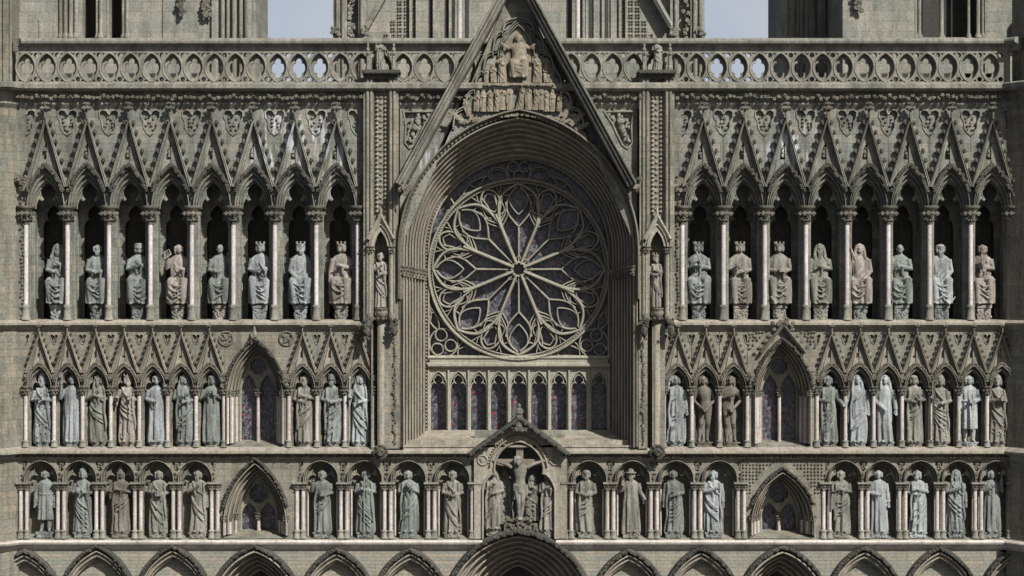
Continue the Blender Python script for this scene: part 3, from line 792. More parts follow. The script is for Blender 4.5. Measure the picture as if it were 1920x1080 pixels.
# ---- central bay: wall, gable, great arch, rose window
CC = 972.5
GA = [(-0, 0)]
m = MB()
A = arch(CC, 214, 470, 218, 22, 838)
plate(m, [(750, 203), (1195, 203), (1195, 838), (A[-1][0], 838)]+A[::-1]+[(A[0][0], 838), (750, 838)], [[(757, 209), (812, 209), (812, 218), (797, 232), (788, 252), (778, 272), (768, 279), (759, 268), (757, 250), (761, 236), (755, 222)][::-1], [(1188, 209), (1133, 209), (1133, 218), (1148, 232), (1157, 252), (1167, 272), (1177, 279), (1186, 268), (1188, 250), (1184, 236), (1190, 222)]], 0, 60)
m.build('wall', 'wall', CA)
for s in (-1, 1):   # sunk spandrel panels with a carved figure
    X = lambda x: x if s < 0 else 1945-x
    m = MB(); a, b = sorted((X(750), X(818))); box(m, a, b, 205, 284, 8, 10)
    P = [(757, 209), (812, 209), (797, 232), (788, 252), (778, 272), (768, 279), (759, 268), (761, 236)]
    roll(m, [(X(x), y) for x, y in P], 1.8, -1, True)
    for (x, y, r) in ((784, 216, 5), (783, 227, 8), (779, 240, 8), (774, 252, 6), (768, 262, 5), (795, 221, 5), (803, 215, 5), (770, 226, 4), (766, 238, 4)):
        blob(m, X(x), y, 2, r, .8, 1.2, .8, .2); leaf(m, X(x)+4, y+4, -1, r*.7, random.uniform(0, 6))
    m.build('spandrel_relief', 'trim', CA)
# great arch mouldings down to the jamb
RZ = 100
m = MB(); moulded(m, CC, 470, 838, (216, 221, -18), (178, 292, 92), 8, 26, 3.2, True); m.build('great_arch', 'warmtrim', CA)
for x0, x1 in ((750.3, 757.5), (1187.5, 1194.7)): m = MB(); box(m, x0, x1, 470, 837, -16, 2); roll(m, [((x0+x1)/2, 470), ((x0+x1)/2, 837)], 2.2, -16); m.build('jamb_shaft', 'warmtrim', CA)
m = MB(); H = arch(CC, 220, 470, 211, 26, 560)
sweep(m, H, [(-6, 0), (-6, -18), (-1, -20), (2, -32), (5, -31), (6, 0)])
for x, y, a in along(H, 9.2, 0):
    leaf(m, x+1.5*sin(-a)*-1, y+3*cos(a), -22, 3.6, a+pi/2)
m.build('hood_mould', 'carved', CA)
for s in (-1, 1):
    for k in range(7):
        t = (k+.3)/7; x = CC+s*(216-38*t); d = -18+110*t
        m = MB(); capital_mesh(m, x, d-5, 498+1.2*k, 518+1.2*k, 8, 4, 6); m.build('jamb_capital', 'carved', CA)
# heads at the gable feet
# sloping sill
m = MB(); m.add([(CC-216, 838, -8), (CC+216, 838, -8), (CC+176, 813, RZ), (CC-176, 813, RZ)], [(0, 1, 2, 3)])
m.add([(CC-216, 838, -8), (CC+216, 838, -8), (CC+216, 834, -8), (CC-216, 834, -8)], [(0, 1, 2, 3)])
m.add([(CC-205, 827, 40), (CC+205, 827, 40), (CC+205, 824, 40), (CC-205, 824, 40)], [(0, 1, 2, 3)])
box(m, CC-212, CC+212, 826, 834, 8, 46)
m.build('sill', 'warmtrim', CA)

K = (3900+RZ)/3900.0
def rp(x, y): return (960+(x-960)*K, 540+(y-540)*K)
rose = empty('rose_window', (CC, 673, RZ), CA)
ox, oy = rp(972.5, 505)
m = MB(); box(m, 770, 1175, 270, 690, RZ+21, RZ+23); m.build('stained_glass', 'rglass', rose)
m = MB()
def P8(u, r, th): a = th; return (ox+(u*cos(a)+r*sin(a))*K, oy-(-u*sin(a)+r*cos(a))*K)
def tr(pts, w, dep, closed=False, lvl=0, minor=False):
    for k in range(8):
        th = k*pi/4+(pi/8 if minor else 0)
        for s in (-1, 1):
            if all(abs(p[0]) < .01 for p in pts) and s > 0: continue
            bar(m, [P8(s*u, r, th) for u, r in spl(pts, 4)], w*1.0, RZ+lvl, dep+8, closed)
tr([(0, 12), (0, 82)], 1.9, 12)
tr([(6, 9), (4.5, 19), (0, 29)], 1.2, 8, lvl=2)
tr([(0, 10), (0, 112)], 3.6, 16, lvl=-5, minor=True)
tr([(31, 75), (36.5, 98), (37.5, 120), (33, 137), (20, 150), (0, 161)], 3.1, 14, lvl=-3)
tr([(0, 80), (9, 90), (19, 103), (23, 117), (20, 132), (13, 145), (3, 154)], 2.1, 12)
tr([(13, 146), (20, 138), (28, 140)], 1.4, 9, lvl=2)
tr([(35, 130), (30, 122), (27, 112), (33, 96)], 1.4, 9, lvl=2)
tr([(0, 103), (8, 111), (16, 124), (17, 136), (12, 147), (2, 156)], 1.7, 10, lvl=1)
tr([(20, 105), (23, 96), (31, 81)], 1.6, 10, lvl=1)
tr([(23, 119), (26, 110), (35, 103)], 1.5, 10, lvl=1)
tr([(36, 112), (32, 128), (29, 141)], 1.6, 10, lvl=1)
tr([(37, 112), (43, 128), (45, 147)], 1.8, 10, lvl=1)
tr([(40, 120), (37, 138), (33, 157)], 1.5, 10, lvl=1)

tr([(0, 60), (0, 81)], 2.4, 12, lvl=1)
tr([(0, 106), (9, 116), (16.5, 130), (16.5, 145), (9, 157), (0, 161)], 2.5, 13, lvl=-1, minor=True)
tr([(0, 116), (7, 123), (11, 134), (10, 146), (0, 154)], 1.5, 9, lvl=2, minor=True)
tr([(0, 92), (12, 102), (21, 112), (26, 126)], 2.0, 12, minor=True, lvl=0)
tr([(16, 140), (21, 148), (20, 158)], 1.3, 9, minor=True, lvl=2)
bar(m, [(ox+13*K*cos(a), oy+13*K*sin(a)) for a in [2*pi*i/24 for i in range(24)]], 2.8, RZ-3, 15, True)
def ringR(R, w, lv, dep): bar(m, [(ox+R*K*cos(a), oy+R*K*sin(a)) for a in [2*pi*i/72 for i in range(72)]], w, RZ+lv, dep, True)
ringR(169, 3.0, -7, 24); ringR(162, 1.5, -1, 15); sweep(m, [(ox+166*K*cos(-a), oy+166*K*sin(-a)) for a in [2*pi*i/72 for i in range(72)]], [(-4, RZ+3), (4, RZ+3)], True)
dogtooth(m, [(ox+165.5*K*cos(a), oy+165.5*K*sin(a)) for a in [2*pi*i/72 for i in range(73)]], 5.6, 2.2, RZ+3, 4)
m.build('rose_tracery', 'tracery', rose)
# corner tracery
m = MB()
def ring(x, y, r, w=1.6, lv=0): bar(m, [rp(*p) for p in circ(x, y, r, 20)], w, RZ+lv, 12, True)
for s in (-1, 1):
    X = lambda x: x if s < 0 else 1945-x
    ring(X(831.5), 643.5, 27, 2); ring(X(827), 628.5, 11); ring(X(820), 655, 11); ring(X(845), 648, 11)
    for pts in ([(804, 600), (812, 585), (822, 602), (822, 618), (812, 612), (804, 600)], [(806, 668), (800, 655)], [(860, 655), (880, 648), (900, 664), (880, 670), (858, 668)], [(803, 560), (808, 590), (804, 610)], [(870, 640), (860, 650), (858, 668)], [(900, 664), (920, 670)], [(806, 575), (818, 590), (838, 612)]):
        bar(m, [rp(X(x), y) for x, y in spl(pts, 4)], 1.5, RZ+1, 11)
    # top haunch tracery
    bar(m, [rp(*p) for p in lens(0, 0, 1, 1, 2)] if False else [rp(X(934)+19*cos(a), 327+13*sin(a)) for a in [2*pi*i/20 for i in range(20)]], 1.5, RZ, 11, True)
    bar(m, [rp(X(934)+14*cos(a), 327+9*sin(a)) for a in [2*pi*i/20 for i in range(20)]], 1.1, RZ+2, 9, True)
    for pts in ([(955, 338), (940, 342), (915, 346), (890, 356), (868, 366)], [(912, 328), (902, 345), (915, 352)], [(880, 345), (892, 352), (905, 340)], [(868, 366), (880, 345), (900, 334), (914, 330)], [(868, 366), (850, 385), (835, 405)], [(845, 372), (852, 388), (838, 395)], [(838, 395), (828, 420), (815, 430)]):
        bar(m, [rp(X(x), y) for x, y in spl(pts, 4)], 1.7, RZ-1, 12)
ring(972.5, 321, 23, 1.8); ring(962, 313, 9.5); ring(983, 313, 9.5); ring(972.5, 329, 9)
m.build('corner_tracery', 'tracery', rose)
# dogtooth frame of the window
m = MB()
F = [rp(*p) for p in arch(972.5, 171, 470, 296, 24, 812)]
sweep(m, F, [(9, RZ-8), (5, RZ-6), (5, RZ+1), (-1, RZ+1), (-1, RZ-3), (-4, RZ-3), (-4, RZ+16)])
dogtooth(m, [(x, y) for x, y in [rp(*p) for p in arch(972.5, 173.5, 470, 293, 24, 812)]], 7.0, 3.0, RZ-1, 7)
m.build('dogtooth_frame', 'warmtrim', rose)
# transom
m = MB(); a, b = rp(802, 0)[0], rp(1143, 0)[0]
course(m, [(a, RZ), (b, RZ)], [(-18, 669*1), (3, 670), (6, 674), (3, 678), (3, 683), (10, 686), (10, 690), (2, 694), (-16, 695)])
m.build('transom', 'tracery', rose)
# lancets
lan = empty('lancet_window', (CC, 815, RZ), CA)
m = MB(); m2 = MB(); W = (1142-803)/9.0
yb = rp(0, 822)[1]; yt = rp(0, 694)[1]
outer = [(a, yt-4), (b, yt-4), (b, yb), (a, yb)]; holes = []
for i in range(9):
    cx = rp(803+W*(i+.5), 0)[0]; w = (W/2-4.6)*K
    A = arch(cx, w, rp(0, 724)[1], rp(0, 699)[1], 8)
    holes.append([(cx-w, yb-3)]+A+[(cx+w, yb-3)])
    roll(m, arch(cx, w+1.8, rp(0, 724)[1], rp(0, 696)[1], 8, yb), 1.2, RZ)
    T = trefoil(cx, rp(0, 727)[1], w*.98, 24); bar(m, T, 1.3, RZ+2, 6)
plate(m, outer, holes, RZ+1, RZ+24)
for i in range(10):
    x = rp(803+W*i, 0)[0]; lathe(m, x, RZ-2, [(2.3, yt), (2.3, yb)], 8)
m.build('lancet_tracery', 'tracery', lan)
m = MB(); box(m, a, b, yt, yb, RZ+25, RZ+27); m.build('stained_glass', 'glass', lan)

# ---- central gable
cg = empty('great_gable', (CC, 350, 0), CA)
m = MB(); GX = 967.5; ga = (GX, -62); sl_ = .545
R1 = [(GX-222, -62+222/.545), ga, (GX+222, -62+222/.545)]
sweep(m, R1, [(-17, 0), (-17, -50), (-15, -55), (-13, -55), (-12, -50), (-10, -50), (-9, -60), (-6, -61), (-5, -54), (-4, -54), (-3, -65), (0, -66), (1, -62), (1, 0)])
m.build('rake', 'trim', cg)
m = MB()
A = [p for p in arch(CC, 222, 470, 209, 26) if abs(p[0]-GX) < (p[1]+62)*.545-26]
plate(m, [(GX, -40), A[-1]]+A[::-1][1:], [], -19, 8)
m.build('tympanum', 'wall', cg)
# stepped cusped edge round the relief
m = MB(); E = []
steps = [(50, 12), (92, 38), (128, 62), (163, 78), (203, 98), (232, 118)]
for s in (-1, 1):
    px, py = 972, 36
    for i, (y, dx) in enumerate(((66, 30), (104, 48), (140, 66), (175, 82), (208, 100), (240, 122))):
        x = 972+s*dx; pa = [(px, py), (px+(x-px)*.75, py+(y-py)*.25), (x, y)]
        for q in (0, 4, 8): sweep(m, spl([(u, v+q) for u, v in pa], 5), [(-1.2, -19), (-1, -27+q), (1, -27+q), (1.2, -19)])
        px, py = x-s*8, y-8
m.build('relief_frame', 'trim', cg)
for s in (-1, 1):
    m = MB(); x = 972.5+s*215; y = 352
    blob(m, x, y, -40, 10, 1, 1.2, 1, .2); blob(m, x, y+3, -52, 5, 1, 1, 1)
    for k in range(12): leaf(m, x+random.uniform(-9, 9), y+random.uniform(-16, 12), -44+random.uniform(-8, 6), 5, random.uniform(0, 6))
    m.build('carved_head', 'carved', cg)

# ---- small gable over the crucifixion group
sg = empty('small_gable', (972.5, 1000, 0), CA)
def cross_niche(mm):
    P = arch(972.5, 44, 868, 826, 12); return P
m = MB()
O = [(888, 852), (973.5, 789), (1060, 852), (1060, 1009), (1055, 1009)]
I = [(1040, 1009), (1040, 915)]+[(1040-10*(1-cos(t))-8*t, 915-28*sin(t)) for t in (.4, .8, 1.2, 1.57)]+[p for p in arch(972.5, 46, 880, 827, 14)[::-1]]+[(905+10*(1-cos(t))+8*t, 915-28*sin(t)) for t in (1.57, 1.2, .8, .4)]+[(905, 915), (905, 1009)]
plate(m, [(889, 852), (973.5, 789), (1063.2, 854), (1063.2, 1009)]+I+[(889, 1009)], [], -8, 45)
bar(m, I, 2.2, -12, 8); bar(m, [p for p in arch(972.5, 54, 880, 818, 14) if p[1] < 875], 2.0, -13, 8)
for x, y in ((905, 862), (1040, 862)):
    roll(m, circ(x, y, 9, 14), 1.6, -9, True)
    for k in range(5): leaf(m, x+random.uniform(-4, 4), y+random.uniform(-4, 4), -8, 4, random.uniform(0, 6))
m.build('niche_front', 'warmtrim', sg)
m = MB(); box(m, 889, 1060, 810, 1009, 45, 47); m.build('niche_back', 'wall', sg)
m = MB()
P = [(882, 850), (973.5, 784), (1065, 850)]
sweep(m, P, [(-4, -8), (-4, -26), (0, -32), (4, -30), (5, 0)])
for x, y, a in along(P, 5.5, 0): leaf(m, x, y, -30, 4.0, a+random.choice((-1, 1))*.9)
m.build('rake', 'soot_shade', sg)
m = MB(); dogtooth(m, [p for p in arch(972.5, 58.5, 880, 813, 14) if p[1] < 872], 5.5, 2.4, -8, 5); m.build('dogtooth_trim', 'warmtrim', sg)
m = MB()
box(m, 945, 1008, 982, 1000, -8, 30)
for k in range(60): leaf(m, random.uniform(944, 1008), random.uniform(968, 998), -10+random.uniform(-3, 3), 4.5, random.uniform(0, 6))
m.build('carved_mound', 'carved', sg)

# ---- towers and the wall of the nave front behind the walkway (4 m back)
TD = 240
KT = (3900+TD)/3900.0
def TX(x): return 960+(x-960)*KT
def TY(y): return 540+(y-540)*KT
def tbox(m, x0, x1, y0, y1, d0, d1): box(m, TX(x0), TX(x1), TY(y0), TY(y1), TD+d0, TD+d1)
def tcol(m, x, y0, y1, r, d): lathe(m, TX(x), TD+d, [(r*1.9, TY(y1)), (r*1.9, TY(y1-4)), (r*1.2, TY(y1-9)), (r, TY(y1-11)), (r, TY(y0))][::-1], 10)
tw = empty('tower', (TX(250), 157, TD), CA)
m = MB()
for x0, x1 in ((-60, 152), (180, 203), (230, 480)): tbox(m, x0, x1, -200, 170, 0, 200)
tbox(m, 152, 180, 72, 170, 0, 200); tbox(m, 203, 230, 72, 170, 0, 200)
tbox(m, 74, 76, 36, 80, -3, 0); tbox(m, 306, 309, -200, 80, -3, 0)
tbox(m, 398, 404, -200, 170, -8, 0)
m.build('wall', 'tower', tw)
m = MB()
for x, r, d in ((114, 3, -3), (123, 3.6, -3), (133, 3.4, -4), (143, 4, -2), (151, 3, 4), (182, 3, 4), (190, 4, -3), (201, 3, 2), (231, 3, 0), (239, 3.6, -4)): tcol(m, x, -200, 72, r, d)
for x, r, d in ((418, 4, -6), (428, 3.5, -4), (440, 5, -6), (452, 4, -5), (466, 9, -2)): lathe(m, TX(x), TD+d, [(r, -230), (r, 160)], 12)
m.build('shafts', 'trim', tw)
m = MB(); tbox(m, 150, 182, -200, 75, 60, 62); tbox(m, 201, 232, -200, 75, 60, 62); m.build('window_recess', 'dark', tw)
m = MB()
for (x, y) in ((340, 14), (390, 20)):
    for k in range(14): leaf(m, TX(x)+random.uniform(-6, 6), TY(y-26+k*3), TD-10, 7, random.uniform(0, 6))
m.build('pendant_carving', 'carved', tw)
m = MB(); tbox(m, 20, 36, 42, 80, -10, -1); m.build('brick_patch', 'orange', tw)
tw2 = empty('tower', (TX(1700), 157, TD), CA)
m = MB()
box(m, 960+505*1.112, 960+640*1.112, -260, 180, TD+190, TD+420); tbox(m, 1578, 1712, -200, 170, -14, 200); tbox(m, 1712, 1846, 70, 170, 0, 200); tbox(m, 1846, 2010, -200, 170, -4, 200)
m.build('wall', 'tower', tw2)
m = MB(); tbox(m, 1578, 2010, -200, -150, -60, 0)
for x, r, d in ((1716, 3, -3), (1724, 3.6, 0), (1768, 4, 12), (1816, 3, 0), (1833, 4, -4), (1842, 3, -2)): tcol(m, x, -200, 72, r, d)
for x, r in ((1484, 8), (1502, 5), (1522, 9), (1545, 5), (1560, 7)): lathe(m, 960+(x-960)*1.112, TD+188, [(r, -230), (r, 160)], 12)
m.build('shafts', 'trim', tw2)
m = MB(); tbox(m, 1712, 1846, -200, 70, 60, 62); m.build('window_recess', 'dark', tw2)
m = MB()
for k in range(14): leaf(m, TX(1605)+random.uniform(-6, 6), TY(-12+k*2.6), TD-22, 7, random.uniform(0, 6))
m.build('pendant_carving', 'carved', tw2)
m = MB(); tbox(m, 1904, 1925, 30, 80, -30, -18); m.build('brick_patch', 'orange', tw2)
ng = empty('nave_gable', (TX(972), 157, TD), CA)
m = MB(); tbox(m, 640, 1306, -220, 170, 0, 200)
for s in (-1, 1):
    X = lambda x: x if s < 0 else 1945-x
    def tb(x0, x1, y0, y1, d0, d1): q0, q1 = sorted((X(x0), X(x1))); tbox(m, q0, q1, y0, y1, d0, d1)
    tb(626, 652, -220, 170, -24, 10); tb(674, 690, -220, 170, -24, 10)
    for x in (768, 780, 812, 842, 848): tb(x, x+5, -220, 73, -10, 0)
    tb(785, 800, -220, 73, -4, 0); tb(816, 832, -220, 73, -4, 0)
    sweep(m, [(TX(X(688)), TY(52)), (TX(X(722)), TY(-8)), (TX(X(760)), TY(-80))], [(-6, TD), (-6, TD-24), (0, TD-28), (6, TD-24), (6, TD)])
m.build('wall', 'tower', ng)
for s in (-1, 1):
    X = lambda x: x if s < 0 else 1945-x
    m = MB()
    for i in range(6):
        for j in range(8):
            x = X(712+12.5*i); y = 68-12.6*j
            if 712+12.5*i < 728-(68-y)*-.45 - 8: continue
            for q in ((-2.2, -2.2), (2.2, -2.2), (-2.2, 2.2), (2.2, 2.2)): blob(m, TX(x)+q[0]*1.2, TY(y)+q[1]*1.2, TD-1, 2.7, jit=.2)
    m.build('diaper_carving', 'carved', ng)
    m = MB()
    for x in (634, 645, 680): lathe(m, TX(X(x)), TD-26, [(3.6, -230), (3.6, 160)], 10)
    for x in (660,):
        for k in range(22): leaf(m, TX(X(x))+random.uniform(-5, 5), TY(-34+k*5), TD-16+random.uniform(-4, 3), 6.5, random.uniform(0, 6))
    for x in (632, 686): 
        for k in range(7): leaf(m, TX(X(x))+random.uniform(-7, 7), TY(66+random.uniform(-8, 6)), TD-34, 5.5, -pi/2)
    m.build('shafts', 'trim', ng)
    m = MB(); lathe(m, TX(X(862.5)), TD-24, [(4.4, -230), (4.4, 100)], 12); m.build('white_shaft', 'marble', ng)
    m = MB()
    for x in (808, 838, 876): q0, q1 = sorted((X(x-3.5), X(x+3.5))); tbox(m, q0, q1, -220, 73, -1.5, -.5)
    m.build('shaft_shadow', 'dark', ng)  # dark strips laid on the wall as painted shadows of the shafts

#STATUES
# ------------------------------------------------------------------ statues (metres, z up, y to the back, facing -y), heights in parts of H
class SB:
    def __init__(s, rnd): s.v = []; s.f = []; s.r = rnd
    def rings(s, R, n=28, fold=None):   # R: [(cx, cy, z, a, b)]
        b0 = len(s.v)
        for cx, cy, z, a, b in R:
            for i in range(n):
                t = 2*pi*i/n; k = 1+(fold(t, z) if fold else 0); s.v.append((cx+a*cos(t)*k, cy+b*sin(t)*k, z))
        for j in range(len(R)-1):
            for i in range(n): q = b0+j*n+i; p = b0+j*n+(i+1) % n; s.f.append((q, p, p+n, q+n))
        s.f += [tuple(range(b0, b0+n)), tuple(range(b0+(len(R)-1)*n, b0+len(R)*n))]
    def ell(s, x, y, z, a, b, c, n=10):
        s.tube([(x, y, z-c*cos(pi*k/6)) for k in range(7)], [max(.03, sin(pi*k/6)) for k in range(7)], n, a, b)
    def tube(s, P, rad, n=8, ax=None, bx=None):
        b0 = len(s.v)
        for i, p in enumerate(P):
            if ax is not None:
                for k in range(n): t = 2*pi*k/n; s.v.append((p[0]+ax*rad[i]*cos(t), p[1]+bx*rad[i]*sin(t), p[2]))
                continue
            q = Vector(P[min(i+1, len(P)-1)])-Vector(P[max(i-1, 0)]); q.normalize()
            u = q.cross(Vector((0, 1, 0))); 
            if u.length < .1: u = q.cross(Vector((1, 0, 0)))
            u.normalize(); w_ = q.cross(u)
            for k in range(n): t = 2*pi*k/n; c = Vector(p)+(u*cos(t)+w_*sin(t))*rad[i]; s.v.append(tuple(c))
        for j in range(len(P)-1):
            for k in range(n): a = b0+j*n+k; b = b0+j*n+(k+1) % n; s.f.append((a, b, b+n, a+n))
        s.f += [tuple(range(b0, b0+n)), tuple(range(b0+(len(P)-1)*n, b0+len(P)*n))]
    def box(s, x0, x1, y0, y1, z0, z1):
        b = len(s.v); s.v += [(x, y, z) for z in (z0, z1) for y in (y0, y1) for x in (x0, x1)]
        s.f += [tuple(b+i for i in f) for f in ((0, 1, 3, 2), (4, 6, 7, 5), (0, 4, 5, 1), (2, 3, 7, 6), (0, 2, 6, 4), (1, 5, 7, 3))]
    def mesh(s, name, H, mat):
        me = bpy.data.meshes.new(name); me.from_pydata([(x*H, y*H, z*H) for x, y, z in s.v], [], s.f); me.materials.append(M[mat])
        return me
def sobj(sb, name, H, mat, parent, voxel=None):
    me = sb.mesh(name, H, mat); o = bpy.data.objects.new(name, me); COL.objects.link(o); o.parent = parent
    if voxel:
        md = o.modifiers.new('remesh', 'REMESH'); md.mode = 'VOXEL'; md.voxel_size = voxel; md.use_smooth_shade = True
    return o
def lerp_tab(T, z):
    for (z0, a0, b0), (z1, a1, b1) in zip(T, T[1:]):
        if z <= z1: t = (z-z0)/(z1-z0) if z1 > z0 else 0; t = max(0, t); return a0+(a1-a0)*t, b0+(b1-b0)*t
    return T[-1][1:]
POSE = {'fold': ((.150, -.01, .635), (.025, -.125, .61)), 'book': ((.150, -.02, .63), (.055, -.13, .65)), 'down': ((.150, .0, .62), (.158, -.04, .47)),
        'raise': ((.165, -.03, .66), (.135, -.11, .82)), 'chest': ((.155, -.02, .645), (.015, -.12, .735)), 'pray': ((.135, -.03, .64), (.012, -.14, .72)),
        'head': ((.200, -.02, .84), (.085, -.03, .95)), 'groin': ((.150, -.0, .62), (.030, -.11, .50)), 'out': ((.160, -.02, .63), (.205, -.10, .57)),
        'staff': ((.165, -.02, .66), (.150, -.12, .66)), 'hang': ((.20, -.02, .825), (.345, -.01, .87)), 'wide': ((.19, -.02, .72), (.27, -.08, .80)), 'cover': ((.150, -.02, .65), (-.02, -.125, .70))}
def hand(sb, p, dirv, side, sc=1.0):
    d = Vector(dirv).normalized(); p = Vector(p); u = d.cross(Vector((0, 1, 0)))
    if u.length < .2: u = Vector((1, 0, 0))
    u.normalize(); w_ = d.cross(u)
    c = p+d*.022*sc; sb.tube([tuple(p), tuple(c), tuple(p+d*.045*sc)], [.013*sc, .020*sc, .017*sc], 8)
    for k, (o, l) in enumerate(((-.016, .034), (-.006, .041), (.005, .038), (.015, .029))):
        a = p+d*.040*sc+u*o*sc; b = a+d*l*.55*sc+w_*.004; e = b+d*l*.4*sc+w_*.012*sc
        sb.tube([tuple(a), tuple(b), tuple(e)], [.0062*sc, .0056*sc, .004*sc], 6)
    a = p+d*.016*sc-u*.016*sc*side; b = a-u*.014*sc*side+d*.016*sc; e = b+d*.016*sc
    sb.tube([tuple(a), tuple(b), tuple(e)], [.007*sc, .006*sc, .0045*sc], 6)
def arm(sb, side, sh, el, wr, sleeve, bare):
    S_ = (side*sh[0], sh[1], sh[2]); E = (side*el[0], el[1], el[2]); W_ = (side*wr[0], wr[1], wr[2])
    mid = lambda a, b, t: tuple(a[i]+(b[i]-a[i])*t for i in range(3))
    k = .8 if bare else 1.18
    sb.tube([S_, mid(S_, E, .5), E, mid(E, W_, .5), mid(E, W_, .95)], [.042*k, .036*k, .033*k, .029*k if bare else .034, .019 if bare else .030], 10)
    if sleeve:   # hanging sleeve
        q = mid(E, W_, .8); sb.tube([mid(E, W_, .35), (q[0], q[1]+.01, q[2]-.03), (q[0]*1.02, q[1]+.015, q[2]-.075-sleeve*.05)], [.036, .030, .010], 8)
    dv = (W_[0]-E[0], W_[1]-E[1], W_[2]-E[2]); hand(sb, mid(E, W_, .93), dv, side, 1.15)
def head(sb, x, y, z, turn, beard, hair, sc=1.0):
    a = .041*sc; t = turn
    X = lambda u, v: (x+u*cos(t)-v*sin(t), y+v*cos(t)+u*sin(t))   # v<0 is forward
    sb.ell(x, y, z+.008, a, a*1.12, .058*sc, 12)
    p = X(0, -.030*sc); sb.ell(p[0], p[1], z-.018*sc, .028*sc, .022*sc, .034*sc)            # jaw
    p = X(0, -.049*sc); sb.ell(p[0], p[1], z+.000, .007*sc, .010*sc, .016*sc, 8)            # nose
    p = X(0, -.043*sc); sb.ell(p[0], p[1], z+.020*sc, .030*sc, .008*sc, .006*sc, 8)         # brow
    p = X(0, -.047*sc); sb.ell(p[0], p[1], z-.022*sc, .012*sc, .006*sc, .004*sc, 8)         # mouth
    for s in (-1, 1):
        p = X(s*.016*sc, -.041*sc); sb.ell(p[0], p[1], z+.009*sc, .006*sc, .005*sc, .004*sc, 8)
        p = X(s*.042*sc, .0); sb.ell(p[0], p[1], z, .007*sc, .010*sc, .014*sc, 8)           # ears
    if beard:
        for k in range(5):
            p = X((k-2)*.010*sc, -.040*sc); sb.tube([(p[0], p[1], z-.025*sc), (p[0]-(k-2)*.002, p[1]-.004, z-.050*sc), (p[0]-(k-2)*.004, p[1]+.002, z-(.06+.03*beard)*sc)], [.013*sc, .011*sc, .004*sc], 6)
    if hair:
        for k in range(9):
            u = -1+2*k/8; aa = pi*.5+u*pi*.62
            p = X(.045*sc*cos(aa), .040*sc*sin(aa)); sb.tube([(x, y+.01, z+.05*sc), (p[0], p[1], z+.025*sc), (p[0]*1.0, p[1], z-.02*sc), (p[0], p[1]+.006, z-(.02+.05*hair)*sc)], [.014*sc, .017*sc, .015*sc, .008*sc], 6)
def headgear(kind, x, y, z, sc, rnd):
    sb = SB(rnd); nm = kind
    if kind == 'crown':
        n = 16; 
        sb.rings([(x, y, z+.030*sc, .047*sc, .051*sc), (x, y, z+.034*sc, .050*sc, .054*sc), (x, y, z+.046*sc, .049*sc, .053*sc), (x, y, z+.058*sc, .050*sc, .054*sc), (x, y, z+.060*sc, .040*sc, .04*sc)], n)
        for k in range(7):
            a = 2*pi*k/7-pi/2; px, py = x+.050*sc*cos(a), y+.052*sc*sin(a)
            sb.tube([(px, py, z+.052*sc), (px*1.0+.004*cos(a), py, z+.074*sc), (px+.006*cos(a), py, z+.090*sc)], [.011*sc, .008*sc, .010*sc], 6)
    elif kind == 'mitre':
        sb.rings([(x, y, z+.022*sc, .046*sc, .048*sc), (x, y, z+.060*sc, .052*sc, .046*sc), (x, y, z+.092*sc, .036*sc, .034*sc), (x, y, z+.130*sc, .006*sc, .012*sc)], 14)
    elif kind == 'pointed_hat':
        sb.rings([(x, y, z+.015*sc, .056*sc, .056*sc), (x, y, z+.03*sc, .044*sc, .048*sc), (x, y, z+.085*sc, .026*sc, .03*sc), (x, y, z+.15*sc, .004*sc, .004*sc)], 14)
    elif kind == 'brim_hat':
        sb.rings([(x, y, z+.024*sc, .074*sc, .074*sc), (x, y, z+.034*sc, .078*sc, .078*sc), (x, y, z+.042*sc, .045*sc, .048*sc), (x, y, z+.075*sc, .036*sc, .04*sc), (x, y, z+.09*sc, .010*sc, .01*sc)], 16)
    elif kind == 'turban':
        for k in range(4):
            sb.tube([(x+.046*sc*cos(2*pi*j/14), y+.05*sc*sin(2*pi*j/14), z+(.026+.012*k)*sc+.010*sc*sin(2*pi*j/14+k)) for j in range(15)], [.013*sc-.001*k]*15, 6)
        sb.ell(x, y, z+.055*sc, .038*sc, .04*sc, .028*sc)
    elif kind in ('veil', 'hood'):
        nm = kind
        def f(t, zz): return -.18*max(0, cos(t+pi/2))**4 if zz < z+.03 else 0
        w0 = .085 if kind == 'veil' else .070
        for s in (-1, 1):
            sb.tube([(x, y-.012, z+.068*sc), (x+s*.038*sc, y-.010, z+.040*sc), (x+s*.050*sc, y-.012, z), (x+s*.056*sc, y-.016, z-.045*sc), (x+s*w0, y-.03, z-.10*sc), (x+s*w0*1.1, y-.035, z-.15*sc)], [.014*sc, .017*sc, .017*sc, .018*sc, .022*sc, .010*sc], 8)
        sb.rings([(x, y+.022, z-.12*sc, .085*sc, .035*sc), (x, y+.018, z-.04*sc, .050*sc, .04*sc), (x, y+.012, z+.02*sc, .050*sc, .048*sc), (x, y+.008, z+.055*sc, .040*sc, .046*sc), (x, y+.004, z+.076*sc, .014*sc, .018*sc)], 14)
    elif kind == 'cap':
        sb.rings([(x, y, z+.022*sc, .050*sc, .054*sc), (x, y, z+.042*sc, .052*sc, .055*sc), (x, y, z+.062*sc, .034*sc, .036*sc), (x, y, z+.068*sc, .01*sc, .01*sc)], 14)
    elif kind == 'helmet':
        sb.rings([(x, y, z+.012*sc, .050*sc, .054*sc), (x, y, z+.05*sc, .044*sc, .048*sc), (x, y, z+.08*sc, .018*sc, .018*sc), (x, y, z+.09*sc, .004*sc, .004*sc)], 14)
    elif kind == 'halo':
        sb.tube([(x+.062*cos(2*pi*j/18), y+.03, z+.01+.062*sin(2*pi*j/18)) for j in range(19)], [.006]*19, 6)
    return sb
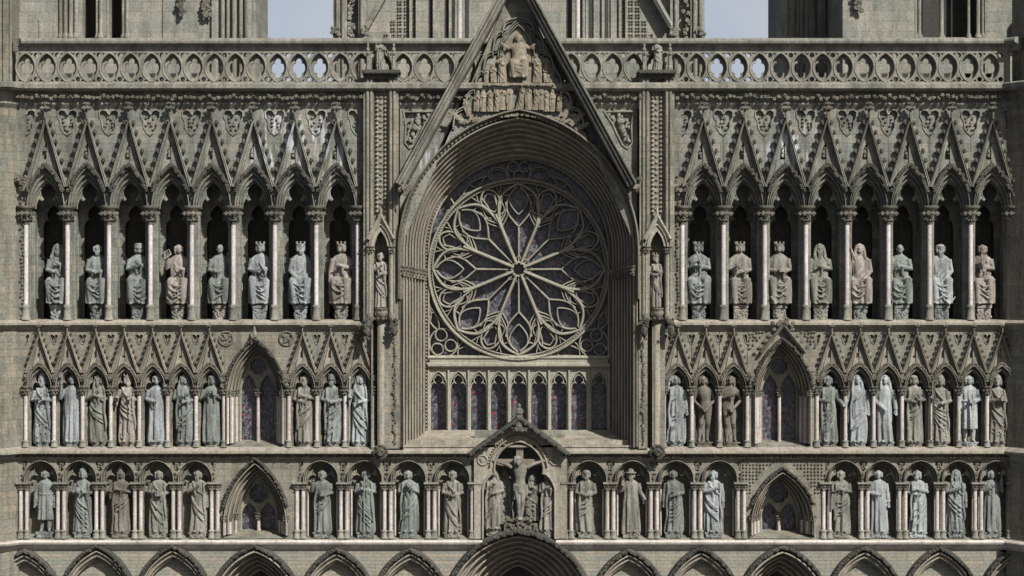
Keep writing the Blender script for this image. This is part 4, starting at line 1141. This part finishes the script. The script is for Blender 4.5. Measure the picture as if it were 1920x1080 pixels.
def item(kind, side, wr, rnd, seated):
    sb = SB(rnd); x, y, z = side*wr[0], wr[1]-.02, wr[2]
    if kind == 'book': sb.box(x-.035, x+.035, y-.022, y+.004, z-.02, z+.07); sb.box(x-.030, x+.030, y-.028, y-.02, z-.012, z+.062)
    elif kind == 'staff': sb.tube([(x, y, .02), (x, y, .5), (x, y, .95)], [.009]*3, 8); sb.ell(x, y, .96, .02, .02, .025)
    elif kind == 'crosier': sb.tube([(x, y, .02), (x, y, .5), (x, y, .92)]+[(x+side*-.03*(1-cos(t)), y, .92+.035*sin(t)) for t in (.6, 1.4, 2.3, 3.2, 4.2, 5.0)], [.009]*9, 8)
    elif kind == 'sword': sb.box(x-.010, x+.010, y-.008, y+.004, z-.42, z+.02); sb.box(x-.04, x+.04, y-.010, y+.006, z+.015, z+.03); sb.tube([(x, y, z+.02), (x, y, z+.10)], [.010, .014], 8)
    elif kind == 'orb': sb.ell(x, y, z+.025, .03, .03, .03); sb.tube([(x, y, z+.05), (x, y, z+.085)], [.006, .006], 6)
    elif kind == 'cup': sb.rings([(x, y, z-.02, .022, .022), (x, y, z-.012, .01, .01), (x, y, z+.015, .01, .01), (x, y, z+.03, .026, .026), (x, y, z+.065, .032, .032)], 12)
    elif kind == 'harp':
        sb.tube([(x-.04, y, z-.05), (x-.045, y, z+.06), (x+.02, y, z+.10), (x+.05, y, z+.03), (x-.04, y, z-.05)], [.012]*5, 8)
        for k in range(3): sb.tube([(x-.03+.02*k, y, z-.03+.02*k), (x-.02+.02*k, y, z+.08-.01*k)], [.004, .004], 6)
    elif kind == 'scroll': sb.tube([(x-.03, y-.01, z+.16), (x+.01, y-.015, z+.05), (x+.05, y-.01, z-.06)], [.014]*3, 8)
    elif kind == 'tablet': sb.tube([(x-.05, y-.01, z+.09), (x+.03, y-.015, z-.05)], [.030, .030], 4); 
    elif kind == 'box': sb.box(x-.045, x+.045, y-.035, y+.02, z-.005, z+.055); sb.box(x-.03, x+.03, y-.03, y+.02, z+.053, z+.075)
    elif kind == 'round_object': sb.ell(x, y-.01, z+.035, .05, .045, .058)
    elif kind == 'sheaf':
        for k in range(9): sb.tube([(x+rnd.uniform(-.02, .02), y, z-.10), (x+rnd.uniform(-.035, .035), y-.015, z+.04), (x+rnd.uniform(-.05, .05), y-.01, z+.17)], [.012, .012, .014], 6)
    elif kind == 'bag': sb.tube([(x-.01, y, z+.18), (x, y, z+.02)], [.006, .006], 6); sb.box(x-.022, x+.022, y-.02, y+.02, z-.06, z+.02)
    elif kind == 'saw': sb.box(x-.016, x+.016, y-.006, y+.004, z-.28, z+.16)
    elif kind == 'bird': sb.ell(x, y, z+.05, .03, .03, .04); sb.ell(x-.01, y-.02, z+.10, .014, .014, .016); sb.tube([(x, y, z+.04), (x+.05, y, z)], [.015, .006], 6)
    elif kind == 'cross': sb.tube([(x, y, z-.05), (x, y, z+.2)], [.009, .009], 6); sb.tube([(x-.05, y, z+.14), (x+.05, y, z+.14)], [.009, .009], 6)
    elif kind == 'axe': sb.tube([(x-.005, y, z-.1), (x+.02, y, z+.22)], [.010, .010], 6); sb.box(x-.03, x+.03, y-.006, y+.006, z+.15, z+.22)
    return sb
def figure(kind, seed, pose=('fold', 'fold'), sway=0.0, turn=0.0, beard=0, hair=.5, hat=None, items=(), mantle=True, ornate=0, bulk=1.1, hs=1.22):
    """returns dict of builders in units of H"""
    rnd = random.Random(seed); sb = SB(rnd); out = {}
    ph = rnd.uniform(0, 6); nf = rnd.choice((7, 8, 9, 10)); ph2 = rnd.uniform(0, 6); tw = rnd.uniform(-2.5, 2.5)
    cxs = lambda z: sway*sin(pi*min(1, z/.85)*1.0)*.05
    seated = kind == 'seated'
    mz = (lambda z: .36+(z-.48)*(.41/.34)) if seated else (lambda z: z)
    def foldf(amp_lo, amp_hi, z0, z1):
        def f(t, z):
            u = min(1, max(0, (z-z0)/(z1-z0))); amp = amp_lo+(amp_hi-amp_lo)*u
            q = abs(sin((nf*t+ph+tw*z)/2)); r = abs(sin((nf*1.3*t+ph2-tw*2*z)/2))
            v = amp*(1.5*(q-.62)+1.1*(r-.62)); v += .025*sin(5*t+14*z+ph) if .3 < z < .7 else 0
            return v
        return f
    if kind in ('robe', 'robe_short', 'mitred'):
        T = [(0, .128, .098), (.04, .130, .100), (.3, .120, .092), (.5, .122, .088), (.62, .108, .078), (.72, .122, .080), (.79, .118, .070), (.825, .075, .052), (.85, .036, .036), (.90, .034, .034)]
        z0 = 0.0 if kind != 'robe_short' else .20
        zs = [z0+(.90-z0)*i/34 for i in range(35)]
        R = []
        for z in zs:
            a, b = lerp_tab(T, z)
            if kind == 'robe_short' and z < .45: a *= 1.02
            R.append((cxs(z)+(.012*sway if z < .3 else 0), 0, z, a*bulk, b*bulk))
        sb.rings(R, 56, foldf(.24, .045, .12, .78))
        if kind == 'robe_short':
            for s in (-1, 1): sb.tube([(s*.055, 0, .30), (s*.062, -.015, .25), (s*.060, .012, .12), (s*.062, .0, .035), (s*.064, -.03, .02), (s*.07, -.085, .012)], [.050, .042, .040, .026, .024, .014], 10)
            sb.tube([(.115*cos(2*pi*j/20)+cxs(.6), .085*sin(2*pi*j/20), .615) for j in range(21)], [.012]*21, 6)
        else:
            for s in (-1, 1): sb.ell(s*.055, -.10, .018, .024, .045, .018)
        if mantle:   # cloak swags across the front
            d = rnd.choice((-1, 1)); nq = rnd.choice((3, 4, 5)); steep = rnd.uniform(.12, .34)
            for q in range(nq):
                za = .60-.045*q+rnd.uniform(-.015, .015); zb = za-steep-.03*q
                t0, t1 = pi*(1.05+rnd.uniform(0, .12)), pi*(1.95-rnd.uniform(0, .30)); P = []
                for i in range(9):
                    u = i/8; t = (t0+(t1-t0)*u) if d > 0 else (3*pi-t0-(t1-t0)*u)
                    zz = za+(zb-za)*u**1.2-.035*sin(pi*u); a, b = lerp_tab(T, zz); P.append((cxs(zz)+a*bulk*cos(t), b*bulk*1.06*sin(t)-.002, zz))
                w0 = rnd.uniform(.010, .017); P = [(x*1.03, y*1.09, z) for x, y, z in P]; sb.tube(P, [w0*k for k in (.5, .8, 1, 1.1, 1.05, 1, .85, .7, .4)], 6)
            P = []
            for i in range(8):
                u = i/7; zz = .81-.62*u; a, b = lerp_tab(T, zz); P.append((bulk*d*(.085+.03*u)+.01*sin(9*u), -b*.8*bulk-.01, zz))
            sb.tube(P, [.018, .022, .020, .021, .018, .020, .018, .010], 6)
            P = [(-d*.09, -.03, .82), (-d*.05, -.085, .74), (d*.02, -.095, .66), (d*.10, -.07, .60)]; sb.tube(P, [.014, .016, .018, .012], 6)
        if ornate:
            for k in range(int(60*ornate)):
                z = rnd.uniform(.05, .75); t = rnd.uniform(pi*1.1, pi*1.9); a, b = lerp_tab(T, z); sb.ell(a*cos(t), b*1.04*sin(t), z, .013, .012, .016, 6)
    elif kind == 'nude':
        T = [(.46, .088, .068), (.52, .098, .075), (.62, .078, .060), (.72, .108, .074), (.79, .112, .064), (.825, .070, .048), (.85, .034, .034), (.90, .032, .032)]
        sb.rings([(cxs(z)*1.3, 0, z, *lerp_tab(T, z)) for z in [.46+.44*i/20 for i in range(21)]], 24)
        for s in (-1, 1):
            kx = .025*sway; sb.tube([(s*.048+cxs(.5), 0, .50), (s*.052+kx, -.015*s*sway-.01, .40), (s*.050+kx, -.025, .28), (s*.055+kx*.5, .012, .20), (s*.058, .006, .045), (s*.060, -.03, .022), (s*.070, -.085, .012)], [.056, .052, .038, .036, .021, .022, .013], 12)
        if mantle:   # tree stump or drapery beside the legs
            sb.tube([(-.07, .05, 0), (-.085, .05, .15), (-.06, .05, .30)], [.045, .035, .02], 8)
            for k in range(8): sb.ell(rnd.uniform(-.04, .04), -.075, rnd.uniform(.45, .51), .022, .018, .022, 8)
    elif kind == 'cross':
        T = [(.46, .075, .055), (.52, .085, .062), (.60, .070, .052), (.72, .098, .062), (.79, .098, .056), (.825, .065, .045), (.85, .034, .034), (.90, .032, .032)]
        sb.rings([(.01, 0, z, *lerp_tab(T, z)) for z in [.46+.44*i/20 for i in range(21)]], 24)
        for s in (-1, 1): sb.tube([(s*.042, 0, .50), (s*.040+.01, -.03, .38), (s*.030+.015, -.055, .28), (s*.024+.012, -.02, .15), (s*.015+.01, -.02, .05), (s*.015+.01, -.06, .01)], [.050, .044, .034, .032, .02, .014], 12)
        for k in range(5): sb.tube([(-.09, -.02, .53-.02*k), (0, -.075, .50-.022*k), (.09, -.02, .54-.02*k)], [.014]*3, 6)
        sb.tube([(.09, -.01, .52), (.115, -.01, .42), (.10, 0, .33)], [.022, .024, .008], 8)
    if seated:
        sb.box(-.145, .145, .0, .16, 0, .34)
        def fs(t, z): return .16*(abs(sin((nf*t+ph)/2))-.6)*1.2+.12*(abs(sin((nf*1.5*t+ph2)/2))-.6)
        sb.rings([(0, -.055, .02+.33*i/12, .160-.004*abs(6-i)/6, .094) for i in range(13)], 40, fs)
        fw = rnd.choice((-1, 1)); sp = rnd.uniform(.085, .11)
        for s in (-1, 1):
            up_ = .03 if s == fw else 0; fy = -.02 if s == fw else .01
            sb.tube([(s*.075, .05, .36), (s*sp*.95, -.05, .375+up_), (s*sp, -.135+fy, .365+up_), (s*sp*.95, -.135+fy, .27), (s*.085, -.12+fy, .12), (s*.080, -.12+fy, .03)], [.078, .070, .060, .050, .048, .034], 12)
            sb.ell(s*.082, -.160+fy, .022, .028, .052, .022)
        o_ = rnd.uniform(-.03, .03)
        for q in range(rnd.choice((2, 3, 4))):
            zt = .34-.07*q; P = [(o_*q-.09+.18*i/6, -.172-.012*sin(pi*i/6), zt-(.05+.015*q)*sin(pi*i/6)) for i in range(7)]; sb.tube(P, [.008, .011, .013, .014, .013, .011, .008], 6)
        for q in range(3):
            dd = rnd.choice((-1, 1)); P = [(dd*(-.12+.24*i/6), -.13-.04*sin(pi*i/6), .33-.06*q-.18*i/6+.02*sin(pi*i/6)) for i in range(7)]; sb.tube(P, [.008, .012, .013, .014, .013, .012, .008], 6)
        TT = [(.33, .14, .09), (.42, .120, .082), (.55, .125, .082), (.66, .140, .082), (.735, .130, .070), (.775, .078, .052), (.80, .036, .036), (.86, .034, .034)]
        sb.rings([(cxs(z)*.6, .035, z, *lerp_tab(TT, z)) for z in [.33+.53*i/20 for i in range(21)]], 36, foldf(.06, .03, .35, .8))
        dd = rnd.choice((-1, 1))
        for q in range(3): sb.tube([(dd*.10, .0-.0, .74-.03*q), (dd*.03, -.052, .62-.04*q), (-dd*.05, -.058, .50-.03*q), (-dd*.11, -.02, .44)], [.010, .013, .013, .010], 6)
    # arms
    shz = .775 if not seated else mz(.775); oy = .0 if not seated else .02
    sx = .112 if kind != 'nude' else .105
    for side, p in ((-1, pose[0]), (1, pose[1])):
        el, wr = POSE[p]
        if p == 'head' or not seated: E, W_ = el, wr
        else: E = (el[0], el[1]+oy, mz(el[2])); W_ = (wr[0], wr[1]+oy-.01, mz(wr[2])*.98 if p not in ('fold', 'book', 'groin') else mz(wr[2]))
        cxx = cxs(.78)*(.6 if seated else 1)
        arm(sb, side, (sx+side*cxx, oy, shz), (E[0]+side*cxx, E[1], E[2]), (W_[0]+side*cxx, W_[1], W_[2]), 0 if kind in ('nude', 'cross') or p in ('down', 'raise') else 1.0, kind in ('nude', 'cross'))
    hz = .922 if not seated else .878
    hx = cxs(.85)*(.6 if seated else 1); hy = -.012 if not seated else .012
    if kind == 'cross': hx += -.025; hy = -.045; hz = .895
    head(sb, hx, hy, hz, turn, beard, hair, hs)
    out['body'] = sb
    if hat: out[hat] = headgear(hat, hx, hy, hz, hs, rnd)
    for it, side in items:
        p = pose[0] if side < 0 else pose[1]; wr = POSE[p][1]
        wr = (wr[0], wr[1]-(.02 if seated else .01), mz(wr[2])); out.setdefault(it, item(it, side, wr, rnd, seated))
    return out
def pedestal(sb_w, sb_d, h, style, rnd):
    """in metres, top at z=0"""
    sb = SB(rnd); a, b = sb_w, sb_d
    if style == 'drum':
        sb.rings([(0, 0, -h, a*1.0, b), (0, 0, -h*.9, a*.92, b*.92), (0, 0, -h*.3, a*.95, b*.95), (0, 0, -h*.22, a*1.2, b*1.1), (0, 0, 0, a*1.22, b*1.12)], 20)
    else:
        sb.box(-a, a, -b, b, -h, -h*.2); sb.box(-a*1.15, a*1.15, -b*1.12, b*1.1, -h*.22, 0)
    n = 26 if h > .3 else 8
    for k in range(n):
        t = rnd.uniform(pi*1.05, pi*1.95); z = -h*rnd.uniform(.3, .92); sb.ell(a*.95*cos(t) if style == 'drum' else rnd.uniform(-a, a), b*.95*sin(t) if style == 'drum' else -b, z, .035, .03, .04, 6)
    return sb
def statue(label, x, yb, d, Hpx, kind='robe', col='grey', pose=('fold', 'fold'), ped=28, style='drum', pcol=None, rz=0, group='stone statues in the facade niches', cat='statue', name='statue', voxel=.0145, **kw):
    e = empty(name, (x, yb, d)); e.rotation_euler = (0, 0, rz); tag(e, label, cat, group)
    H = Hpx/60.0
    if 'crown' == kw.get('hat') or kind: pass
    P = figure(kind, sum(map(ord, label)), pose, **kw)
    for nm, sb in P.items():
        sobj(sb, nm, H, 's_'+col, e, voxel if nm == 'body' or nm in ('veil', 'hood', 'turban') else None)
    if ped:
        r = random.Random(len(label)); sobj(pedestal((.19 if ped > 15 else .25), .2 if ped > 15 else .17, ped/60, style, r), 'pedestal', 1, 's_'+(pcol or col), e)
    return e
PI2 = pi/2
# --- upper row, seated
GU = 'seated statues in the upper arcade'
def up(x, label, col, pose, **kw):
    e = statue(label, 972+(x-972)*.9915, 571.5, 27, 121 if kw.get('hat') in ('crown',) else 119, 'seated', col, pose, group=GU, **kw); e.scale = (1.12, 1.0, 1.0)
up(95, 'seated veiled old man with long beard in the leftmost upper niche', 'grey', ('fold', 'chest'), hat='veil', beard=1, hair=.5, sway=.5, pcol='pale')
up(171, 'seated bearded man with both hands folded in his lap, second upper niche', 'grey', ('fold', 'fold'), beard=.8, hair=.3, pcol='green')
up(249, 'seated man in a wound turban with his hand to his chin, third upper niche', 'grey', ('cover', 'chest'), hat='turban', turn=.4, sway=-.6)
up(325, 'pinkish seated figure holding up a small harp, fourth upper niche', 'pink', ('raise', 'book'), hair=.8, items=(('harp', -1),), turn=.2, pcol='olive')
up(404, 'seated bald man raising his left hand to his shoulder above a pink pedestal', 'green', ('fold', 'raise'), hair=0, pcol='pink')
up(481, 'blue grey seated king holding a slanting tablet across his chest', 'blue', ('fold', 'book'), hat='crown', items=(('tablet', 1),), turn=-.2, style='block')
up(558, 'blue grey seated king with both hands resting on his knees', 'blue', ('groin', 'groin'), hat='crown', beard=.8, turn=.2)
up(635, 'pink crowned figure with his arm across his chest beside the left pinnacle buttress', 'pink', ('down', 'cover'), hat='crown', turn=-.6, sway=.5, pcol='olive')
up(1315, 'grey crowned figure grasping a rod at his shoulder, beside the right pinnacle buttress', 'grey', ('chest', 'cover'), hat='crown', turn=.2, items=(('scroll', -1),))
up(1394, 'buff seated king holding a cup in his right hand', 'buff', ('book', 'fold'), hat='crown', items=(('cup', -1),), turn=.2, style='block', pcol='pink')
up(1469, 'buff seated king with a small box on his knee', 'buff', ('fold', 'fold'), hat='crown', items=(('box', 1),), sway=-.4, turn=-.2)
up(1546, 'seated hooded man with a long beard hanging down his chest', 'olive', ('groin', 'cover'), hat='hood', beard=2.2, style='block')
up(1622, 'pink buff seated man in a head cloth holding a diagonal scroll', 'pink', ('raise', 'groin'), hat='hood', items=(('scroll', -1),), sway=.4, pcol='green')
up(1699, 'seated bald man with a shawl knotted at his throat, third from right, upper row', 'green', ('book', 'cover'), hair=0, style='block')
up(1776, 'pale seated bearded man in a cap raising his right hand', 'pale', ('raise', 'groin'), hat='cap', beard=1.6, style='block', pcol='grey')
up(1856, 'seated bearded man clutching a leafy sheaf in the rightmost upper niche', 'pink', ('chest', 'cover'), beard=.8, hair=.6, items=(('sheaf', 1),), style='block')
# --- middle row, standing
GM = 'standing statues in the middle arcade'
def mid(x, label, col, pose, kind='robe', **kw):
    kw.setdefault('Hpx', 126); H = kw.pop('Hpx'); kw.setdefault('bulk', .98)
    statue(label, 972+(x-972)*.996, 829.5, 9, H, kind, col, pose, ped=9, group=GM, **kw)
mid(75, 'bishop in a mitre and richly folded robe in the leftmost middle niche', 'blue', ('book', 'book'), hat='mitre', beard=.5, ornate=1, Hpx=124)
mid(130, 'bald monk in a plain straight robe holding an axe at his shoulder', 'blue', ('raise', 'down'), hair=0, items=(('axe', -1),), mantle=False, turn=.3)
mid(181, 'hooded bearded figure with an arm crossed over the chest, third middle niche', 'olive', ('chest', 'cover'), hat='hood', beard=1.2, turn=-.5, sway=-.5)
mid(236, 'pink stone king with a sword in his left hand on a tall carved base', 'pink', ('staff', 'book'), hat='crown', beard=.6, items=(('sword', 1),), turn=.3, ornate=.6)
mid(290, 'pale friar with a tonsured head and hands at his waist', 'blue', ('fold', 'raise'), hair=.1, mantle=False, hat='cap')
mid(342, 'veiled green stone woman with her arm across her waist', 'green', ('cover', 'fold'), hat='veil', turn=.5, sway=.5)
mid(395, 'pale green woman with both hands at her breast, left of the left small window', 'green', ('chest', 'chest'), hat='cap', hair=.8, sway=-.4, mantle=False)
mid(569, 'olive bearded man with crossed arms, right of the left small window', 'buff', ('fold', 'cover'), beard=1.2, hair=.6)
mid(621, 'grey turbaned man turning to his right in the middle row', 'grey', ('fold', 'fold'), hat='turban', beard=.8, turn=-.3, sway=.5)
mid(674, 'pale figure in a long cloak holding a staff next to the left pier', 'pale', ('staff', 'fold'), hat='veil', items=(('staff', -1),), turn=.4)
mid(1269, 'pale robed figure with a hand raised to the forehead, next to the right pier', 'blue', ('head', 'down'), hair=.5, sway=.3)
mid(1321, 'brown nude man with his hands before his loins', 'brown', ('groin', 'groin'), kind='nude', hair=.7, sway=.6)
mid(1373, 'brown nude woman with long hair turning toward the right small window', 'brown', ('cover', 'groin'), kind='nude', hair=1.6, sway=-.8, turn=-.3)
mid(1556, 'green grey bearded man stretching out his left hand, right of the right small window', 'green', ('fold', 'out'), hair=.5, beard=.5)
mid(1611, 'pale woman gathering a diagonal cloak at her hip, second right of the right small window', 'blue', ('out', 'down'), hat='hood', sway=.5)
mid(1664, 'smooth pale figure in a long plain gown with lowered arms', 'pale', ('groin', 'down'), hat='hood', mantle=False, turn=-.3, sway=-.5)
mid(1718, 'buff maiden with a circlet holding a small cup at her waist', 'buff', ('fold', 'book'), hat='cap', items=(('cup', 1),), hair=.6)
mid(1768, 'buff bishop in a split mitre with a crosier', 'buff', ('staff', 'fold'), hat='mitre', items=(('crosier', -1),), ornate=1, Hpx=122)
mid(1822, 'pale young man in a knee length tunic with bare lower legs', 'pale', ('down', 'fold'), kind='robe_short', hair=.6, mantle=False, items=(('sword', 1),))
mid(1876, 'rightmost bishop of the middle row carrying a flat box', 'buff', ('book', 'book'), hat='mitre', items=(('box', 1),), ornate=.8, turn=-.3, Hpx=122)
# --- lower row
GL = 'standing statues in the lower arcade'
def low(x, label, col, pose, kind='robe', **kw):
    kw.setdefault('Hpx', 116); H = kw.pop('Hpx'); kw.setdefault('bulk', 1.06)
    statue(label, 972+(x-972)*.996, 998, 8, H, kind, col, pose, ped=10, group=GL, style=kw.pop('style', 'block'), **kw)
low(80, 'man in a belted knee length coat in the lower left corner niche', 'green', ('down', 'down'), kind='robe_short', hair=.1, mantle=False)
low(151, 'bishop holding a round object before his chest in the lower row', 'green', ('book', 'book'), hat='mitre', items=(('round_object', -1),), ornate=.5)
low(222, 'dark brown figure in a tall pointed hat holding a cross', 'brown', ('staff', 'cover'), hat='pointed_hat', hair=1.2, items=(('cross', -1),), turn=.3)
low(294, 'curly haired youth with a book in the crook of his arm, fourth lower niche', 'olive', ('book', 'fold'), items=(('book', 1),), hair=.7, sway=-.4)
low(368, 'bearded man with his fist at his breast, left of the lower left window', 'buff', ('chest', 'down'), beard=1.4, hair=.6, turn=-.3, sway=.4)
low(602, 'bearded man raising his right hand to his shoulder, right of the lower left window', 'green', ('raise', 'fold'), beard=1, hair=.5, items=(('book', 1),))
low(684, 'narrow grey figure with a thin staff in a crumpled cloak', 'green', ('chest', 'cover'), hair=.4, beard=.7, items=(('staff', -1),), ornate=.5)
low(764, 'pale figure tilting a large round vessel against the shoulder', 'green', ('cover', 'chest'), hair=.7, items=(('round_object', 1),), sway=.5)
low(848, 'buff bearded man holding a cup, just left of the crucifixion niche', 'buff', ('fold', 'fold'), beard=1, items=(('cup', 1),), hair=.5)
low(1100, 'green grey bearded man clasping his robe, just right of the crucifixion niche', 'olive', ('fold', 'fold'), hat='cap', beard=1, sway=-.6)
low(1184, 'pilgrim in a broad brimmed hat with a bag at his side', 'buff', ('raise', 'out'), hat='brim_hat', beard=1.2, items=(('bag', -1),), mantle=False)
low(1264, 'grey clean shaven man in a shoulder cloak with an arm across his waist', 'green', ('down', 'fold'), hair=.2, sway=.4)
low(1340, 'pale bearded man in a swirling cloak, left of the lower right window', 'blue', ('cover', 'down'), beard=1.8, hair=.6, turn=-.4, sway=-.4)
low(1580, 'grey bearded man holding a long saw, right of the lower right window', 'olive', ('staff', 'cover'), beard=1.5, items=(('saw', -1),), sway=.3)
low(1651, 'pale clean shaven man in a smooth robe with one arm hanging', 'blue', ('fold', 'down'), hair=.3, mantle=False, turn=-.3)
low(1724, 'man with a heavy diagonal cloak and curly head leaning right', 'pale', ('fold', 'cover'), hair=.7, beard=.6, turn=-.5, sway=.5)
low(1797, 'grey bowed figure in a ragged cloak, second from the right in the lower row', 'grey', ('cover', 'down'), hat='hood', beard=1, ornate=.6, sway=-.3)
low(1864, 'rightmost lower figure lifting an object in the left hand', 'green', ('chest', 'raise'), hair=.5, items=(('cross', 1),), mantle=False)
# --- crucifixion group
GC_ = 'figures of the crucifixion group'
cr = empty('crucifix', (974, 985, 4)); tag(cr, 'stone cross with a hanging figure with outstretched arms above the central portal', 'crucifix')
m = MB(); box(m, 968, 981, 840, 985, -2, 8); box(m, 926, 1021, 861, 873, -1.5, 7.5); box(m, 962, 987, 971, 976, -10, -2); mo = m.build('cross', 'relief', cr, (974, 985, 4)); mo.location = (0, 0, 0)
P = figure('cross', 5, ('hang', 'hang'), turn=.3, beard=.8, hair=1, hs=1.1)
bo = sobj(P['body'], 'body', 128/60, 's_buff', cr, .017); bo.location = (0, -.20, 10/60)
def stt(*a, **k): statue(*a, group=GC_, **k)
stt('hooded mourning woman wiping her face at the left of the cross', 925, 992, 8, 112, 'robe', 'buff', ('chest', 'fold'), ped=12, hat='veil', turn=-.2, bulk=1.15)
stt('praying figure with joined hands at the right of the cross', 1028, 994, 8, 110, 'robe', 'buff', ('pray', 'pray'), ped=12, hair=.6, turn=.5)
stt('caped figure behind the small child to the right of the cross shaft', 998, 978, 16, 86, 'robe', 'olive', ('fold', 'chest'), ped=0, hat='hood', turn=.6)
stt('little child standing at the foot of the cross', 990, 975, -2, 44, 'robe_short', 'brown', ('fold', 'fold'), ped=0, hair=.6, hs=1.5)
stt('broad cloaked bystander behind the mourning woman', 945, 985, 26, 104, 'robe', 'buff', ('fold', 'down'), ped=0, hat='hood', turn=-.4)
statue('small half figure crowning the gable above the crucifixion', 973.5, 800, -24, 44, 'robe', 'olive', ('fold', 'fold'), ped=6, hat='cap', hs=1.3, group=None)
# --- figures on the pinnacle buttresses
GB = 'statues on the pinnacle buttresses'
for s, nm in ((-1, 'left'), (1, 'right')):
    x = 715 if s < 0 else 1230
    statue('slender standing statue under the gabled canopy of the %s pinnacle buttress' % nm, x, 577, -8, 104 if s < 0 else 100, 'robe', 'buff', ('chest', 'fold') if s < 0 else ('fold', 'cover'), ped=0, group=GB, hat=None if s < 0 else 'crown', hair=.5, bulk=.85, beard=.6, turn=.2*s)
    a = statue('winged angel standing on top of the %s pinnacle buttress' % nm, x, 134, -14, 58, 'robe', 'olive', ('raise', 'chest') if s < 0 else ('cover', 'fold'), ped=5, group=GB, hair=.6, sway=s*.8, hs=1.3)
    for q in (-1, 1):
        sb = SB(random.Random(3)); sb.tube([(q*.05, .08, .60), (q*.16, .12, .80), (q*.26, .12, 1.05), (q*.30, .12, 1.22)], [.06, .09, .07, .02], 8, 1.0, .35)
        for k in range(4): sb.tube([(q*(.10+.05*k), .12, .72+.10*k), (q*(.16+.05*k), .12, .50+.12*k)], [.035, .012], 6)
        sobj(sb, 'wing', 58/60, 's_olive', a)
# --- reliefs of the great gable
MES = {}
def rel(px, py, h, key, d=-24, rz=0, sx=1):
    if key not in MES:
        kd, ps, kw = key[0], (key[1], key[2]), dict(hat=key[3], hair=.6, hs=1.25, sway=.5, beard=key[4])
        P = figure(kd, hash(key[0]+key[1]) % 97 if False else sum(map(ord, ''.join(map(str, key)))), ps, **kw)
        sb = P['body']
        if key[3] and key[3] in P:
            q = P[key[3]]; b = len(sb.v); sb.v += q.v; sb.f += [tuple(i+b for i in f) for f in q.f]
        MES[key] = sb.mesh('relief_figure', 1.0, 'relief')
    o = bpy.data.objects.new('relief_figure', MES[key]); COL.objects.link(o)
    place(o, (px, py, d), cg); o.scale = (h/60*sx, h/60*.8, h/60); o.rotation_euler = (0, rz, 0)
    md = o.modifiers.new('remesh', 'REMESH'); md.mode = 'VOXEL'; md.voxel_size = .018; md.use_smooth_shade = True
rel(972, 150, 86, ('seated', 'wide', 'wide', None, 1), d=-26, sx=1.25)
ks = [('robe', 'chest', 'fold', None, 0), ('robe', 'fold', 'fold', 'hood', 0), ('robe', 'raise', 'fold', None, 1), ('seated', 'fold', 'chest', 'hood', 0), ('robe', 'pray', 'pray', None, 0), ('robe', 'out', 'fold', 'crown', 1)]
for px, py, h, k in ((941, 158, 56, 0), (1006, 158, 56, 2), (925, 158, 38, 3), (1024, 158, 40, 3), (912, 160, 30, 4), (1034, 160, 26, 3)): rel(px, py, h, ks[k])
for i, (px, h, k) in enumerate(((892, 44, 3), (905, 46, 1), (918, 48, 0), (931, 50, 2), (941, 50, 4), (954, 52, 5), (973, 62, 0), (990, 52, 4), (1002, 50, 2), (1013, 50, 5), (1024, 48, 0), (1034, 46, 1), (1046, 40, 3))):
    rel(px, 212 if abs(px-973) > 40 else 209, h*random.uniform(.9, 1.02), ks[k], d=-25, rz=random.uniform(-.12, .16), sx=random.uniform(.75, .95))
for px, py, h, k, rz in ((880, 220, 34, 4, -.3), (868, 232, 34, 2, -.9), (1055, 222, 36, 0, .5), (1068, 236, 36, 4, .9), (1078, 245, 30, 1, 1.1), (884, 228, 26, 3, 0)): rel(px, py, h, ks[k], rz=rz)
m = MB()
box(m, 908, 1038, 159, 163, -34, -19); 
for px in range(872, 1078, 5):
    y = 216+abs(px-973)**1.25*.045; leaf(m, px, y, -25, 4.5, random.uniform(0, 6))
for px in range(912, 1036, 6): leaf(m, px, 162, -32, 3.5, random.uniform(0, 6))
plate(m, arch(972, 26, 130, 52, 10, 158), [], -20.5, -19)
m.build('relief_ground', 'relief', cg)
m = MB(); A2 = arch(972, 31, 125, 46, 12)
for q in range(3): bar(m, arch(972, 30+4*q, 110, 50-5*q, 12), 1.4, -28+2*q, 9)
m.build('relief_canopy', 'trim', cg)
